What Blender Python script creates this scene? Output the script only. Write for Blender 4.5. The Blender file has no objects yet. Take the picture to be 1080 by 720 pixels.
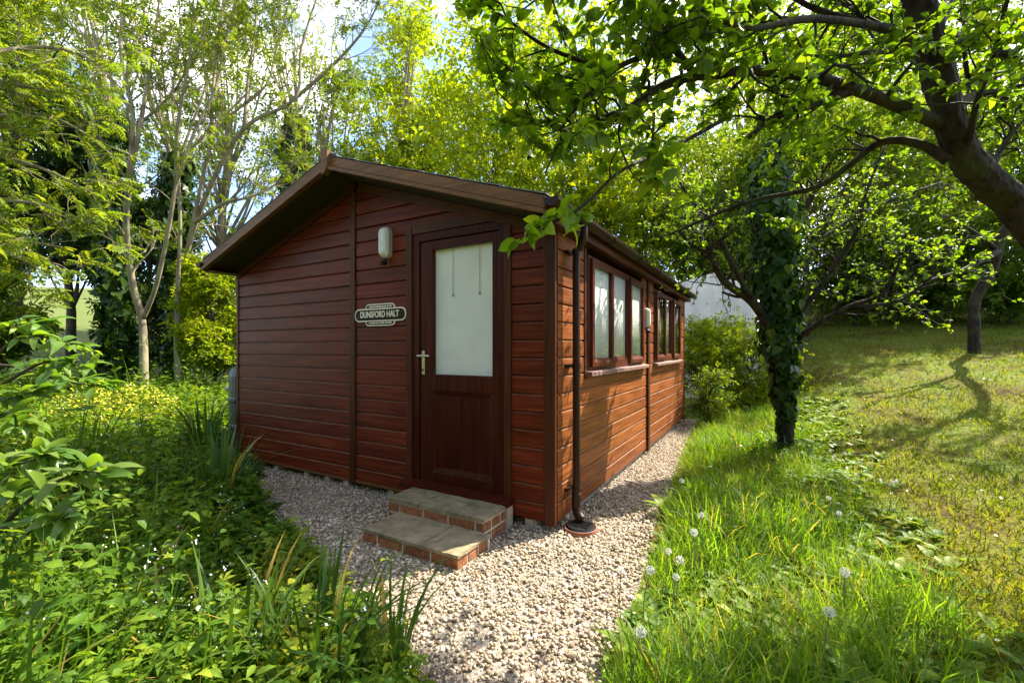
import bpy, bmesh, math
import numpy as np
from mathutils import Vector, Matrix

# ------------------------------------------------------------------ scene, camera, sky, sun
scene = bpy.context.scene
COL = scene.collection
CAM = np.array([1.31, -2.845, 1.30])
FPX, CXP, HZ = 468.5, 540.0, 367.0            # focal length and horizon of the photograph, in its pixels
RIGHT = np.array([.8660, .5, 0.]); FWD = np.array([-.5, .8660, 0.]); UP = np.array([0, 0, 1.])

cam_d = bpy.data.cameras.new('camera'); cam = bpy.data.objects.new('camera', cam_d); COL.objects.link(cam)
cam.location = CAM; cam.rotation_euler = (math.radians(90), 0, math.radians(30))
cam_d.sensor_width = 36; cam_d.lens = FPX / 1080 * 36; cam_d.shift_y = 7 / 1080
cam_d.clip_start = .02; cam_d.clip_end = 2000
scene.camera = cam

SUN_EL = math.radians(46); SUN_AZ = math.atan2(.47, .88)
SDIR = np.array([math.sin(SUN_AZ) * math.cos(SUN_EL), math.cos(SUN_AZ) * math.cos(SUN_EL), math.sin(SUN_EL)])
SUN_STRENGTH, SKY_STRENGTH, CLOUD = 4.9, .15, 10.5

world = bpy.data.worlds.new('World'); scene.world = world; world.use_nodes = True
wn, wl = world.node_tree.nodes, world.node_tree.links
bg = wn['Background']; bg.inputs['Strength'].default_value = SKY_STRENGTH
sky = wn.new('ShaderNodeTexSky'); sky.sky_type = 'NISHITA'; sky.sun_disc = False
sky.sun_elevation = SUN_EL; sky.sun_rotation = SUN_AZ; sky.air_density = .75; sky.dust_density = 1.0
tc = wn.new('ShaderNodeTexCoord')
mp = wn.new('ShaderNodeMapping'); mp.inputs['Scale'].default_value = (1, 1, 2.2); mp.inputs['Location'].default_value = (3.1, .7, 0)
wl.new(tc.outputs['Generated'], mp.inputs['Vector'])
nz = wn.new('ShaderNodeTexNoise'); nz.inputs['Scale'].default_value = 2.3; nz.inputs['Detail'].default_value = 8
nz.inputs['Roughness'].default_value = .58
wl.new(mp.outputs[0], nz.inputs['Vector'])
cr = wn.new('ShaderNodeValToRGB'); cr.color_ramp.elements[0].position = .495; cr.color_ramp.elements[1].position = .74
wl.new(nz.outputs['Fac'], cr.inputs['Fac'])
mx = wn.new('ShaderNodeMixRGB'); wl.new(cr.outputs['Color'], mx.inputs['Fac']); wl.new(sky.outputs['Color'], mx.inputs[1])
mx.inputs[2].default_value = (CLOUD, CLOUD * .95, CLOUD * .86, 1)
wl.new(mx.outputs[0], bg.inputs['Color'])

sun_d = bpy.data.lights.new('sun', 'SUN'); sun = bpy.data.objects.new('sun', sun_d); COL.objects.link(sun)
sun_d.energy = SUN_STRENGTH; sun_d.angle = math.radians(.5); sun_d.color = (1, .93, .80)
sun.rotation_euler = Vector(-SDIR).to_track_quat('-Z', 'Y').to_euler(); sun.location = (8, 17, 18)

scene.view_settings.view_transform = 'Standard'; scene.view_settings.look = 'None'
scene.view_settings.exposure = 1.82; scene.view_settings.gamma = 1; scene.view_settings.use_curve_mapping = False
scene.cycles.use_denoising = True; scene.cycles.max_bounces = 10; scene.cycles.transparent_max_bounces = 12
scene.cycles.diffuse_bounces = 6; scene.cycles.glossy_bounces = 3; scene.cycles.transmission_bounces = 4
scene.cycles.sample_clamp_indirect = 8


# ------------------------------------------------------------------ helpers: points, objects
def at(px, py, dep):                     # point in the place seen at a photo pixel, dep metres ahead
    return CAM + dep * (RIGHT * (px - CXP) / FPX + FWD + UP * (HZ - py) / FPX)


def link(o, parent=None):
    COL.objects.link(o)
    if parent is not None:
        o.parent = parent
    return o


ORIGIN = {}


def root_loc(o):
    while o is not None and o.parent is not None:
        o = o.parent
    return np.array(ORIGIN.get(o.name, (0, 0, 0))) if o is not None else np.zeros(3)


def tag(o, label=None, cat=None, group=None, kind=None):
    if label: o['label'] = label
    if cat: o['category'] = cat
    if group: o['group'] = group
    if kind: o['kind'] = kind
    return o


def thing(name, loc, label, cat, group=None):
    o = bpy.data.objects.new(name, None); link(o); o.location = loc; o.empty_display_size = .1
    ORIGIN[o.name] = tuple(loc)
    return tag(o, label, cat, group)


def mesh_from(name, V, F, var=None):
    me = bpy.data.meshes.new(name)
    V = np.asarray(V, dtype=np.float32)
    if isinstance(F, np.ndarray):
        nf, k = F.shape
        me.vertices.add(len(V)); me.vertices.foreach_set('co', V.ravel())
        me.loops.add(nf * k); me.loops.foreach_set('vertex_index', F.astype(np.int32).ravel())
        me.polygons.add(nf); me.polygons.foreach_set('loop_start', np.arange(0, nf * k, k, dtype=np.int32))
        me.update(calc_edges=True)
    else:
        me.from_pydata([tuple(map(float, v)) for v in V], [], F); me.update()
    if var is not None:
        a = me.attributes.new('var', 'FLOAT', 'POINT'); a.data.foreach_set('value', np.asarray(var, dtype=np.float32))
    return me


def mk(name, V, F, mat, parent=None, var=None, smooth=False, bevel=0, kind=None):
    V = np.asarray(V, dtype=float)
    if parent is not None:
        V = V - root_loc(parent)
    me = mesh_from(name, V, F, var)
    me.materials.append(mat)
    if smooth:
        me.polygons.foreach_set('use_smooth', np.ones(len(me.polygons), dtype=bool))
    o = bpy.data.objects.new(name, me); link(o, parent)
    if bevel:
        m = o.modifiers.new('bevel', 'BEVEL'); m.width = bevel; m.segments = 2; m.limit_method = 'ANGLE'
    if kind: o['kind'] = kind
    return o


class Geo:                               # collects boxes, tubes, prisms of ONE piece
    def __init__(s): s.V = []; s.F = []
    def add(s, V, F):
        b = len(s.V); s.V += [tuple(v) for v in V]; s.F += [tuple(i + b for i in f) for f in F]; return s
    def box(s, x0, x1, y0, y1, z0, z1):
        V = [(x, y, z) for z in (z0, z1) for (x, y) in ((x0, y0), (x1, y0), (x1, y1), (x0, y1))]
        return s.add(V, [(3, 2, 1, 0), (4, 5, 6, 7), (0, 1, 5, 4), (1, 2, 6, 5), (2, 3, 7, 6), (3, 0, 4, 7)])
    def prism(s, A, B):                  # two matching rings
        n = len(A)
        return s.add(list(A) + list(B), [tuple(range(n))[::-1], tuple(range(n, 2 * n))] +
                     [(i, (i + 1) % n, n + (i + 1) % n, n + i) for i in range(n)])
    def tube(s, P, R, k=8, cap=True):
        V, F = tube(P, R, k, cap); return s.add(V, F)
    def build(s, name, mat, parent=None, **kw): return mk(name, s.V, s.F, mat, parent, **kw)


def tube(P, R, k=8, cap=True):
    P = np.asarray(P, float); R = np.broadcast_to(np.asarray(R, float), (len(P),))
    T = np.gradient(P, axis=0); T /= np.linalg.norm(T, axis=1)[:, None] + 1e-9
    n = np.cross(T[0], [0.31, 0.2, 0.93]); n /= np.linalg.norm(n) + 1e-9
    a = np.linspace(0, 2 * np.pi, k, endpoint=False); V = []
    for i in range(len(P)):
        n = n - T[i] * n.dot(T[i]); n /= np.linalg.norm(n) + 1e-9
        b = np.cross(T[i], n)
        V += list(P[i] + R[i] * (np.cos(a)[:, None] * n + np.sin(a)[:, None] * b))
    F = [(i * k + j, i * k + (j + 1) % k, (i + 1) * k + (j + 1) % k, (i + 1) * k + j) for i in range(len(P) - 1) for j in range(k)]
    if cap: F += [tuple(range(k))[::-1], tuple(range((len(P) - 1) * k, len(P) * k))]
    return V, F


def smooth_path(P, n=6):                 # Catmull-Rom through the points
    P = [np.asarray(p, float) for p in P]; P = [2 * P[0] - P[1]] + P + [2 * P[-1] - P[-2]]; out = []
    for i in range(1, len(P) - 2):
        for t in np.linspace(0, 1, n, endpoint=False):
            a, b, c, d = P[i - 1:i + 3]
            out.append(.5 * (2 * b + (c - a) * t + (2 * a - 5 * b + 4 * c - d) * t * t + (3 * b - a - 3 * c + d) * t ** 3))
    return np.array(out + [P[-2]])


def inpoly(x, y, poly):
    poly = np.asarray(poly); r = np.zeros(np.shape(x), bool); j = len(poly) - 1
    for i in range(len(poly)):
        xi, yi = poly[i]; xj, yj = poly[j]
        c = ((yi > y) != (yj > y)) & (x < (xj - xi) * (y - yi) / (yj - yi + 1e-12) + xi)
        r ^= c; j = i
    return r


def sp(t, k=3.): return np.log1p(np.exp(np.clip(k * t, -40, 40))) / k
def sstep(a, b, t): t = np.clip((t - a) / (b - a), 0, 1); return t * t * (3 - 2 * t)


def wob(x, y, s=1., seed=0.):            # cheap smooth noise, about -1..1
    return (np.sin(x * 1.7 * s + 1.3 + seed) * np.cos(y * 1.9 * s - .7 + seed * 2) + .6 * np.sin(x * 3.9 * s - y * 3.1 * s + seed * 3)
            + .4 * np.cos(x * 7.3 * s + y * 6.1 * s + seed)) / 1.6


GRAVEL = [(-4.9, .2), (-4.3, -.02), (-3.49, -.12), (-2.75, -.5), (-2.2, -.78), (-1.6, -.95), (-1.01, -1.17), (-.5, -1.3), (-.05, -1.45), (.25, -1.7),
          (.4, -2.1), (.45, -3.2), (1.05, -3.2), (.86, -1.9), (.767, -1.05), (.72, -.6), (.68, -.19), (.6, .4), (.547, 1.03), (.44, 2.2), (.34, 3.4),
          (.2, 5.7), (-.5, 5.9), (-4.9, 5.9)]


def H(x, y):
    x = np.asarray(x, float); y = np.asarray(y, float)
    r = .05 * sp(x - 1.0) + .165 * sp(y - 2.8, 1.5) * sstep(.6, 2.6, x)
    r = 9 * np.tanh(r / 9)
    l = .17 * sp(-(x + 13), 1.) * sstep(-8, 4, y + 6) + .10 * sp(y - 10, 1.) * sstep(1.5, -3, x)
    l = 22 * np.tanh(l / 22)
    away = sstep(.0, .5, np.maximum(np.maximum(x - .75, -(x + 5.2)), np.maximum(-1.3 - y, y - 6)))
    return r + l + .035 * wob(x, y) * away


# ------------------------------------------------------------------ materials
def newmat(name):
    m = bpy.data.materials.new(name); m.use_nodes = True
    return m, m.node_tree.nodes, m.node_tree.links, m.node_tree.nodes['Principled BSDF']


def rgb(c): return (*c, 1)


def ramp(n, stops):
    r = n.new('ShaderNodeValToRGB'); e = r.color_ramp.elements
    while len(e) < len(stops): e.new(.5)
    for el, (p, c) in zip(e, stops): el.position = p; el.color = rgb(c)
    return r


def plain(name, c, rough=.5, metal=0, noise=.0, scale=20., bump=0., spec=.5):
    m, n, l, b = newmat(name)
    b.inputs['Roughness'].default_value = rough; b.inputs['Metallic'].default_value = metal
    b.inputs['Specular IOR Level'].default_value = spec
    c = np.array(c)
    t = n.new('ShaderNodeTexCoord'); x = n.new('ShaderNodeTexNoise'); x.inputs['Scale'].default_value = scale
    x.inputs['Detail'].default_value = 6; l.new(t.outputs['Object'], x.inputs['Vector'])
    r = ramp(n, [(.3, c * (1 - noise)), (.7, np.minimum(c * (1 + noise), .95))]); l.new(x.outputs['Fac'], r.inputs['Fac'])
    l.new(r.outputs['Color'], b.inputs['Base Color'])
    if bump:
        u = n.new('ShaderNodeBump'); u.inputs['Strength'].default_value = bump; u.inputs['Distance'].default_value = .01
        l.new(x.outputs['Fac'], u.inputs['Height']); l.new(u.outputs[0], b.inputs['Normal'])
    return m


def wood(name, cdark, cmid, clight, axis='x', rough=.38, wear=.55):
    m, n, l, b = newmat(name)
    t = n.new('ShaderNodeTexCoord'); oi = n.new('ShaderNodeObjectInfo')
    off = n.new('ShaderNodeVectorMath'); off.operation = 'MULTIPLY_ADD'
    cmb = n.new('ShaderNodeCombineXYZ')
    for i in range(3): l.new(oi.outputs['Random'], cmb.inputs[i])
    off.inputs[1].default_value = (37, 19, 53); l.new(cmb.outputs[0], off.inputs[0]); l.new(t.outputs['Object'], off.inputs[2])
    mp = n.new('ShaderNodeMapping'); k = {'x': (1.2, 30, 30), 'y': (30, 1.2, 30), 'z': (30, 30, 1.2)}[axis]
    mp.inputs['Scale'].default_value = k; l.new(off.outputs[0], mp.inputs['Vector'])
    g = n.new('ShaderNodeTexNoise'); g.inputs['Scale'].default_value = 1.6; g.inputs['Detail'].default_value = 8; g.inputs['Roughness'].default_value = .6
    g.inputs['Distortion'].default_value = .6; l.new(mp.outputs[0], g.inputs['Vector'])
    r = ramp(n, [(.25, cdark), (.5, cmid), (.78, clight)]); l.new(g.outputs['Fac'], r.inputs['Fac'])
    # knots and blotches where the stain has taken unevenly
    w = n.new('ShaderNodeTexNoise'); w.inputs['Scale'].default_value = 2.3; w.inputs['Detail'].default_value = 4; l.new(off.outputs[0], w.inputs['Vector'])
    hs = n.new('ShaderNodeHueSaturation'); l.new(r.outputs['Color'], hs.inputs['Color'])
    a = n.new('ShaderNodeMath'); a.operation = 'MULTIPLY_ADD'; a.inputs[1].default_value = .8; a.inputs[2].default_value = .5
    l.new(w.outputs['Fac'], a.inputs[0])
    a2 = n.new('ShaderNodeMath'); a2.operation = 'MULTIPLY_ADD'; a2.inputs[1].default_value = .35; l.new(oi.outputs['Random'], a2.inputs[0])
    l.new(a.outputs[0], a2.inputs[2]); l.new(a2.outputs[0], hs.inputs['Value'])
    vo = n.new('ShaderNodeTexVoronoi'); vo.inputs['Scale'].default_value = 3.1; l.new(off.outputs[0], vo.inputs['Vector'])
    kr = ramp(n, [(.0, (1, 1, 1)), (.03, (.5, .5, .5)), (.06, (0, 0, 0))]); l.new(vo.outputs['Distance'], kr.inputs['Fac'])
    mk_ = n.new('ShaderNodeMixRGB'); l.new(hs.outputs[0], mk_.inputs[1]); mk_.inputs[2].default_value = rgb(np.array(clight) * 1.5)
    ms = n.new('ShaderNodeMath'); ms.operation = 'MULTIPLY'; ms.inputs[1].default_value = wear; l.new(kr.outputs[0], ms.inputs[0]); l.new(ms.outputs[0], mk_.inputs['Fac'])
    l.new(mk_.outputs[0], b.inputs['Base Color'])
    rr = n.new('ShaderNodeMapRange'); rr.inputs[3].default_value = rough - .08; rr.inputs[4].default_value = rough + .18
    l.new(w.outputs['Fac'], rr.inputs[0]); l.new(rr.outputs[0], b.inputs['Roughness'])
    b.inputs['Specular IOR Level'].default_value = .16
    u = n.new('ShaderNodeBump'); u.inputs['Strength'].default_value = .25; u.inputs['Distance'].default_value = .004
    l.new(g.outputs['Fac'], u.inputs['Height']); l.new(u.outputs[0], b.inputs['Normal'])
    return m


def leafmat(name, stops, trans=.45, tgain=(1.9, 1.75, .5), rough=.5, spec=.2):
    m, n, l, b = newmat(name)
    a = n.new('ShaderNodeAttribute'); a.attribute_name = 'var'
    stops = [(p, (c[0] * 1.12, c[1] * 1.02, c[2] * .85)) for p, c in stops]
    r = ramp(n, stops); l.new(a.outputs['Fac'], r.inputs['Fac'])
    t = n.new('ShaderNodeTexCoord'); x = n.new('ShaderNodeTexNoise'); x.inputs['Scale'].default_value = 1.7; l.new(t.outputs['Object'], x.inputs['Vector'])
    hs = n.new('ShaderNodeHueSaturation'); mr = n.new('ShaderNodeMapRange'); mr.inputs[1].default_value = .3; mr.inputs[2].default_value = .7
    mr.inputs[3].default_value = .8; mr.inputs[4].default_value = 1.2
    l.new(x.outputs['Fac'], mr.inputs[0]); l.new(mr.outputs[0], hs.inputs['Value']); l.new(r.outputs[0], hs.inputs['Color'])
    l.new(hs.outputs[0], b.inputs['Base Color'])
    b.inputs['Roughness'].default_value = rough; b.inputs['Specular IOR Level'].default_value = spec
    g = n.new('ShaderNodeMixRGB'); g.blend_type = 'MULTIPLY'; g.inputs['Fac'].default_value = 1; g.inputs[2].default_value = rgb(tgain)
    l.new(hs.outputs[0], g.inputs[1])
    tr = n.new('ShaderNodeBsdfTranslucent'); l.new(g.outputs[0], tr.inputs['Color'])
    ms = n.new('ShaderNodeMixShader'); ms.inputs['Fac'].default_value = trans
    l.new(b.outputs[0], ms.inputs[1]); l.new(tr.outputs[0], ms.inputs[2])
    l.new(ms.outputs[0], n['Material Output'].inputs['Surface'])
    return m


def barkmat(name, c1, c2, scale=14., moss=None, bump=.6):
    m, n, l, b = newmat(name)
    t = n.new('ShaderNodeTexCoord'); mp = n.new('ShaderNodeMapping'); mp.inputs['Scale'].default_value = (1, 1, .35); l.new(t.outputs['Object'], mp.inputs['Vector'])
    x = n.new('ShaderNodeTexNoise'); x.inputs['Scale'].default_value = scale; x.inputs['Detail'].default_value = 8; l.new(mp.outputs[0], x.inputs['Vector'])
    r = ramp(n, [(.3, c1), (.7, c2)]); l.new(x.outputs['Fac'], r.inputs['Fac'])
    out = r.outputs[0]
    if moss:
        y = n.new('ShaderNodeTexNoise'); y.inputs['Scale'].default_value = 5.; y.inputs['Detail'].default_value = 5; l.new(t.outputs['Object'], y.inputs['Vector'])
        yr = ramp(n, [(.48, (0, 0, 0)), (.62, (1, 1, 1))]); l.new(y.outputs['Fac'], yr.inputs['Fac'])
        g = n.new('ShaderNodeMixRGB'); l.new(yr.outputs[0], g.inputs['Fac']); l.new(out, g.inputs[1]); g.inputs[2].default_value = rgb(moss); out = g.outputs[0]
    l.new(out, b.inputs['Base Color']); b.inputs['Roughness'].default_value = .85; b.inputs['Specular IOR Level'].default_value = .2
    u = n.new('ShaderNodeBump'); u.inputs['Strength'].default_value = bump; u.inputs['Distance'].default_value = .02
    l.new(x.outputs['Fac'], u.inputs['Height']); l.new(u.outputs[0], b.inputs['Normal'])
    return m


def glassmat(name, tint=(.975, .985, .975), refl=1.0, rough=.01):
    m, n, l, b = newmat(name); n.remove(b)
    fr = n.new('ShaderNodeFresnel'); fr.inputs['IOR'].default_value = 1.5
    tr = n.new('ShaderNodeBsdfTransparent'); tr.inputs['Color'].default_value = rgb(tint)
    gl = n.new('ShaderNodeBsdfGlossy'); gl.inputs['Roughness'].default_value = rough; gl.inputs['Color'].default_value = rgb((refl,) * 3)
    f2 = n.new('ShaderNodeMath'); f2.operation = 'MULTIPLY_ADD'; f2.inputs[1].default_value = 1.3; f2.inputs[2].default_value = .04
    l.new(fr.outputs[0], f2.inputs[0])
    ge = n.new('ShaderNodeNewGeometry'); inv = n.new('ShaderNodeMath'); inv.operation = 'SUBTRACT'; inv.inputs[0].default_value = 1; l.new(ge.outputs['Backfacing'], inv.inputs[1])
    f3 = n.new('ShaderNodeMath'); f3.operation = 'MULTIPLY'; l.new(f2.outputs[0], f3.inputs[0]); l.new(inv.outputs[0], f3.inputs[1])   # the far face of the pane only lets light through
    ms = n.new('ShaderNodeMixShader'); l.new(f3.outputs[0], ms.inputs['Fac']); l.new(tr.outputs[0], ms.inputs[1]); l.new(gl.outputs[0], ms.inputs[2])
    l.new(ms.outputs[0], n['Material Output'].inputs['Surface'])
    return m


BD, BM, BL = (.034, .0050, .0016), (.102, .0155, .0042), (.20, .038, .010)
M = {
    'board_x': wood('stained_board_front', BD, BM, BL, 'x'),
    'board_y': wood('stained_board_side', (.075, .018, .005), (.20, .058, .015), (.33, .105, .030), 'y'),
    'trim_z': wood('stained_trim', (.026, .007, .0025), (.058, .016, .0055), (.09, .026, .009), 'z'),
    'trim_x': wood('stained_trim_across', (.060, .028, .009), (.13, .060, .019), (.19, .092, .032), 'x', wear=.1),
    'rake': wood('stained_rake', (.026, .009, .003), (.058, .021, .007), (.09, .034, .012), 'x', wear=.1),
    'trim_y': wood('stained_trim_side', (.05, .016, .007), (.09, .03, .012), (.13, .045, .018), 'y', wear=.1),
    'door': wood('rosewood_door', (.014, .0022, .0012), (.044, .0066, .0030), (.090, .0145, .0065), 'z', rough=.3, wear=0),
    'window': wood('rosewood_window', (.045, .010, .006), (.085, .022, .012), (.12, .034, .02), 'z', rough=.3, wear=0),
    'sill': plain('weathered_sill', (.20, .10, .075), .6, noise=.35, scale=14, bump=.2),
    'dark': plain('cabin_core', (.02, .012, .008), .8),
    'felt': plain('roof_felt', (.16, .16, .165), .85, noise=.3, scale=60, bump=.4),
    'plastic': plain('brown_plastic', (.028, .012, .007), .4, noise=.2, scale=8, spec=.2),
    'black': plain('black_plastic', (.008, .008, .008), .35),
    'terracotta': plain('terracotta', (.22, .08, .035), .8, noise=.3),
    'chrome': plain('satin_metal', (.75, .68, .52), .28, metal=.9),
    'white': plain('white_plastic', (.8, .8, .78), .4, noise=.05),
    'blind': plain('white_blind', (.80, .79, .74), .7, noise=.06, scale=6),
    'cord': plain('pull_cord', (.4, .38, .3), .8),
    'net': plain('grey_curtain', (.34, .38, .33), .8, noise=.2, scale=5),
    'glass': glassmat('window_glass'),
    'doorglass': glassmat('door_glass', (.985, .985, .975), .9, .14),
    'diffuser': plain('lamp_diffuser', (.62, .63, .56), .25, noise=.12, scale=30),
    'lampgrey': plain('lamp_body', (.42, .41, .38), .35, metal=.3),
    'signblack': plain('sign_black', (.014, .011, .005), .45, spec=.15),
    'cream': plain('sign_cream', (.80, .70, .50), .35),
    'block': plain('pale_block', (.36, .29, .21), .9, noise=.3, scale=18, bump=.4),
    'concrete': plain('concrete', (.30, .27, .22), .9, noise=.25, scale=12, bump=.4),
    'mortar': plain('mortar', (.52, .44, .34), .95, noise=.2, scale=60, bump=.4),
    'butt': plain('green_plastic', (.045, .065, .060), .45, noise=.15, scale=6),
    'tent': plain('white_sheeting', (.82, .82, .82), .6, noise=.05, scale=2),
    'blossom': plain('white_petals', (.80, .80, .74), .6),
    'yellow': plain('yellow_petals', (.44, .43, .015), .6, noise=.3),
    'fluff': plain('seed_fluff', (.74, .73, .68), .9, spec=.1),
    'bark': barkmat('apple_bark', (.006, .004, .003), (.040, .027, .017), 26, moss=(.036, .036, .012), bump=1.),
    'barkash': barkmat('ash_bark', (.11, .085, .052), (.29, .24, .155), 9, moss=(.20, .20, .09), bump=.3),
    'barkdark': barkmat('dark_bark', (.03, .022, .016), (.085, .065, .045), 12),
    'stem': plain('dandelion_stem', (.16, .18, .07), .6, noise=.2),
    'deadleaf': plain('dead_leaf', (.16, .09, .035), .8, noise=.5, scale=30),
    'ledge': plain('worn_ledge_highlight', (.21, .095, .036), .6, noise=.45, scale=9),  # tan carries the groove highlight as well as dust and wear
    'straw': plain('straw_blade', (.50, .36, .14), .7, noise=.3, scale=10),
}


def brickmat():
    m, n, l, b = newmat('brick_face')
    t = n.new('ShaderNodeTexCoord'); oi = n.new('ShaderNodeObjectInfo')
    x = n.new('ShaderNodeTexNoise'); x.inputs['Scale'].default_value = 26; x.inputs['Detail'].default_value = 8; l.new(t.outputs['Object'], x.inputs['Vector'])
    r = ramp(n, [(.3, (.15, .050, .018)), (.55, (.30, .11, .036)), (.8, (.40, .17, .065))]); l.new(x.outputs['Fac'], r.inputs['Fac'])
    hs = n.new('ShaderNodeHueSaturation'); a = n.new('ShaderNodeMapRange'); a.inputs[3].default_value = .75; a.inputs[4].default_value = 1.2
    l.new(oi.outputs['Random'], a.inputs[0]); l.new(a.outputs[0], hs.inputs['Value']); l.new(r.outputs[0], hs.inputs['Color']); l.new(hs.outputs[0], b.inputs['Base Color'])
    b.inputs['Roughness'].default_value = .9
    u = n.new('ShaderNodeBump'); u.inputs['Strength'].default_value = .5; u.inputs['Distance'].default_value = .006; l.new(x.outputs['Fac'], u.inputs['Height']); l.new(u.outputs[0], b.inputs['Normal'])
    return m


def slabmat():
    m, n, l, b = newmat('riven_stone')
    t = n.new('ShaderNodeTexCoord')
    x = n.new('ShaderNodeTexNoise'); x.inputs['Scale'].default_value = 9; x.inputs['Detail'].default_value = 12; x.inputs['Roughness'].default_value = .72; l.new(t.outputs['Object'], x.inputs['Vector'])
    r = ramp(n, [(.3, (.08, .062, .026)), (.45, (.18, .145, .074)), (.55, (.25, .185, .10)), (.66, (.29, .235, .145)), (.8, (.40, .35, .24))]); l.new(x.outputs['Fac'], r.inputs['Fac']); l.new(r.outputs[0], b.inputs['Base Color'])
    b.inputs['Roughness'].default_value = .8
    u = n.new('ShaderNodeBump'); u.inputs['Strength'].default_value = .6; u.inputs['Distance'].default_value = .012; l.new(x.outputs['Fac'], u.inputs['Height']); l.new(u.outputs[0], b.inputs['Normal'])
    return m


def varmat(name, stops, rough=.8, nscale=60.):
    m, n, l, b = newmat(name)
    a = n.new('ShaderNodeAttribute'); a.attribute_name = 'var'
    t = n.new('ShaderNodeTexCoord'); x = n.new('ShaderNodeTexNoise'); x.inputs['Scale'].default_value = nscale; l.new(t.outputs['Object'], x.inputs['Vector'])
    k = n.new('ShaderNodeMath'); k.operation = 'MULTIPLY_ADD'; k.inputs[1].default_value = .3; l.new(x.outputs['Fac'], k.inputs[0])
    s = n.new('ShaderNodeMath'); s.operation = 'SUBTRACT'; s.inputs[1].default_value = .15; l.new(a.outputs['Fac'], s.inputs[0]); l.new(s.outputs[0], k.inputs[2])
    r = ramp(n, stops); l.new(k.outputs[0], r.inputs['Fac']); l.new(r.outputs[0], b.inputs['Base Color']); b.inputs['Roughness'].default_value = rough
    return m


def groundmat():
    m, n, l, b = newmat('ground_soil_and_moss')
    t = n.new('ShaderNodeTexCoord')
    x = n.new('ShaderNodeTexNoise'); x.inputs['Scale'].default_value = 1.1; x.inputs['Detail'].default_value = 9; l.new(t.outputs['Object'], x.inputs['Vector'])
    y = n.new('ShaderNodeTexNoise'); y.inputs['Scale'].default_value = 22; y.inputs['Detail'].default_value = 6; l.new(t.outputs['Object'], y.inputs['Vector'])
    r1 = ramp(n, [(.32, (.075, .050, .016)), (.45, (.12, .11, .018)), (.58, (.11, .15, .020)), (.75, (.17, .16, .028))]); l.new(x.outputs['Fac'], r1.inputs['Fac'])
    r2 = ramp(n, [(.3, (.4, .4, .4)), (.7, (1.3, 1.3, 1.2))]); l.new(y.outputs['Fac'], r2.inputs['Fac'])
    g = n.new('ShaderNodeMixRGB'); g.blend_type = 'MULTIPLY'; g.inputs['Fac'].default_value = 1; l.new(r1.outputs[0], g.inputs[1]); l.new(r2.outputs[0], g.inputs[2])
    # far meadow: paler grass
    sx = n.new('ShaderNodeSeparateXYZ'); l.new(t.outputs['Object'], sx.inputs[0])
    mr = n.new('ShaderNodeMapRange'); mr.inputs[1].default_value = -10; mr.inputs[2].default_value = -16; l.new(sx.outputs[0], mr.inputs[0])
    mm = n.new('ShaderNodeMixRGB'); l.new(mr.outputs[0], mm.inputs['Fac']); l.new(g.outputs[0], mm.inputs[1]); mm.inputs[2].default_value = rgb((.10, .125, .032))
    l.new(mm.outputs[0], b.inputs['Base Color']); b.inputs['Roughness'].default_value = .95; b.inputs['Specular IOR Level'].default_value = .1
    u = n.new('ShaderNodeBump'); u.inputs['Strength'].default_value = .8; u.inputs['Distance'].default_value = .03; l.new(y.outputs['Fac'], u.inputs['Height']); l.new(u.outputs[0], b.inputs['Normal'])
    return m


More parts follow.
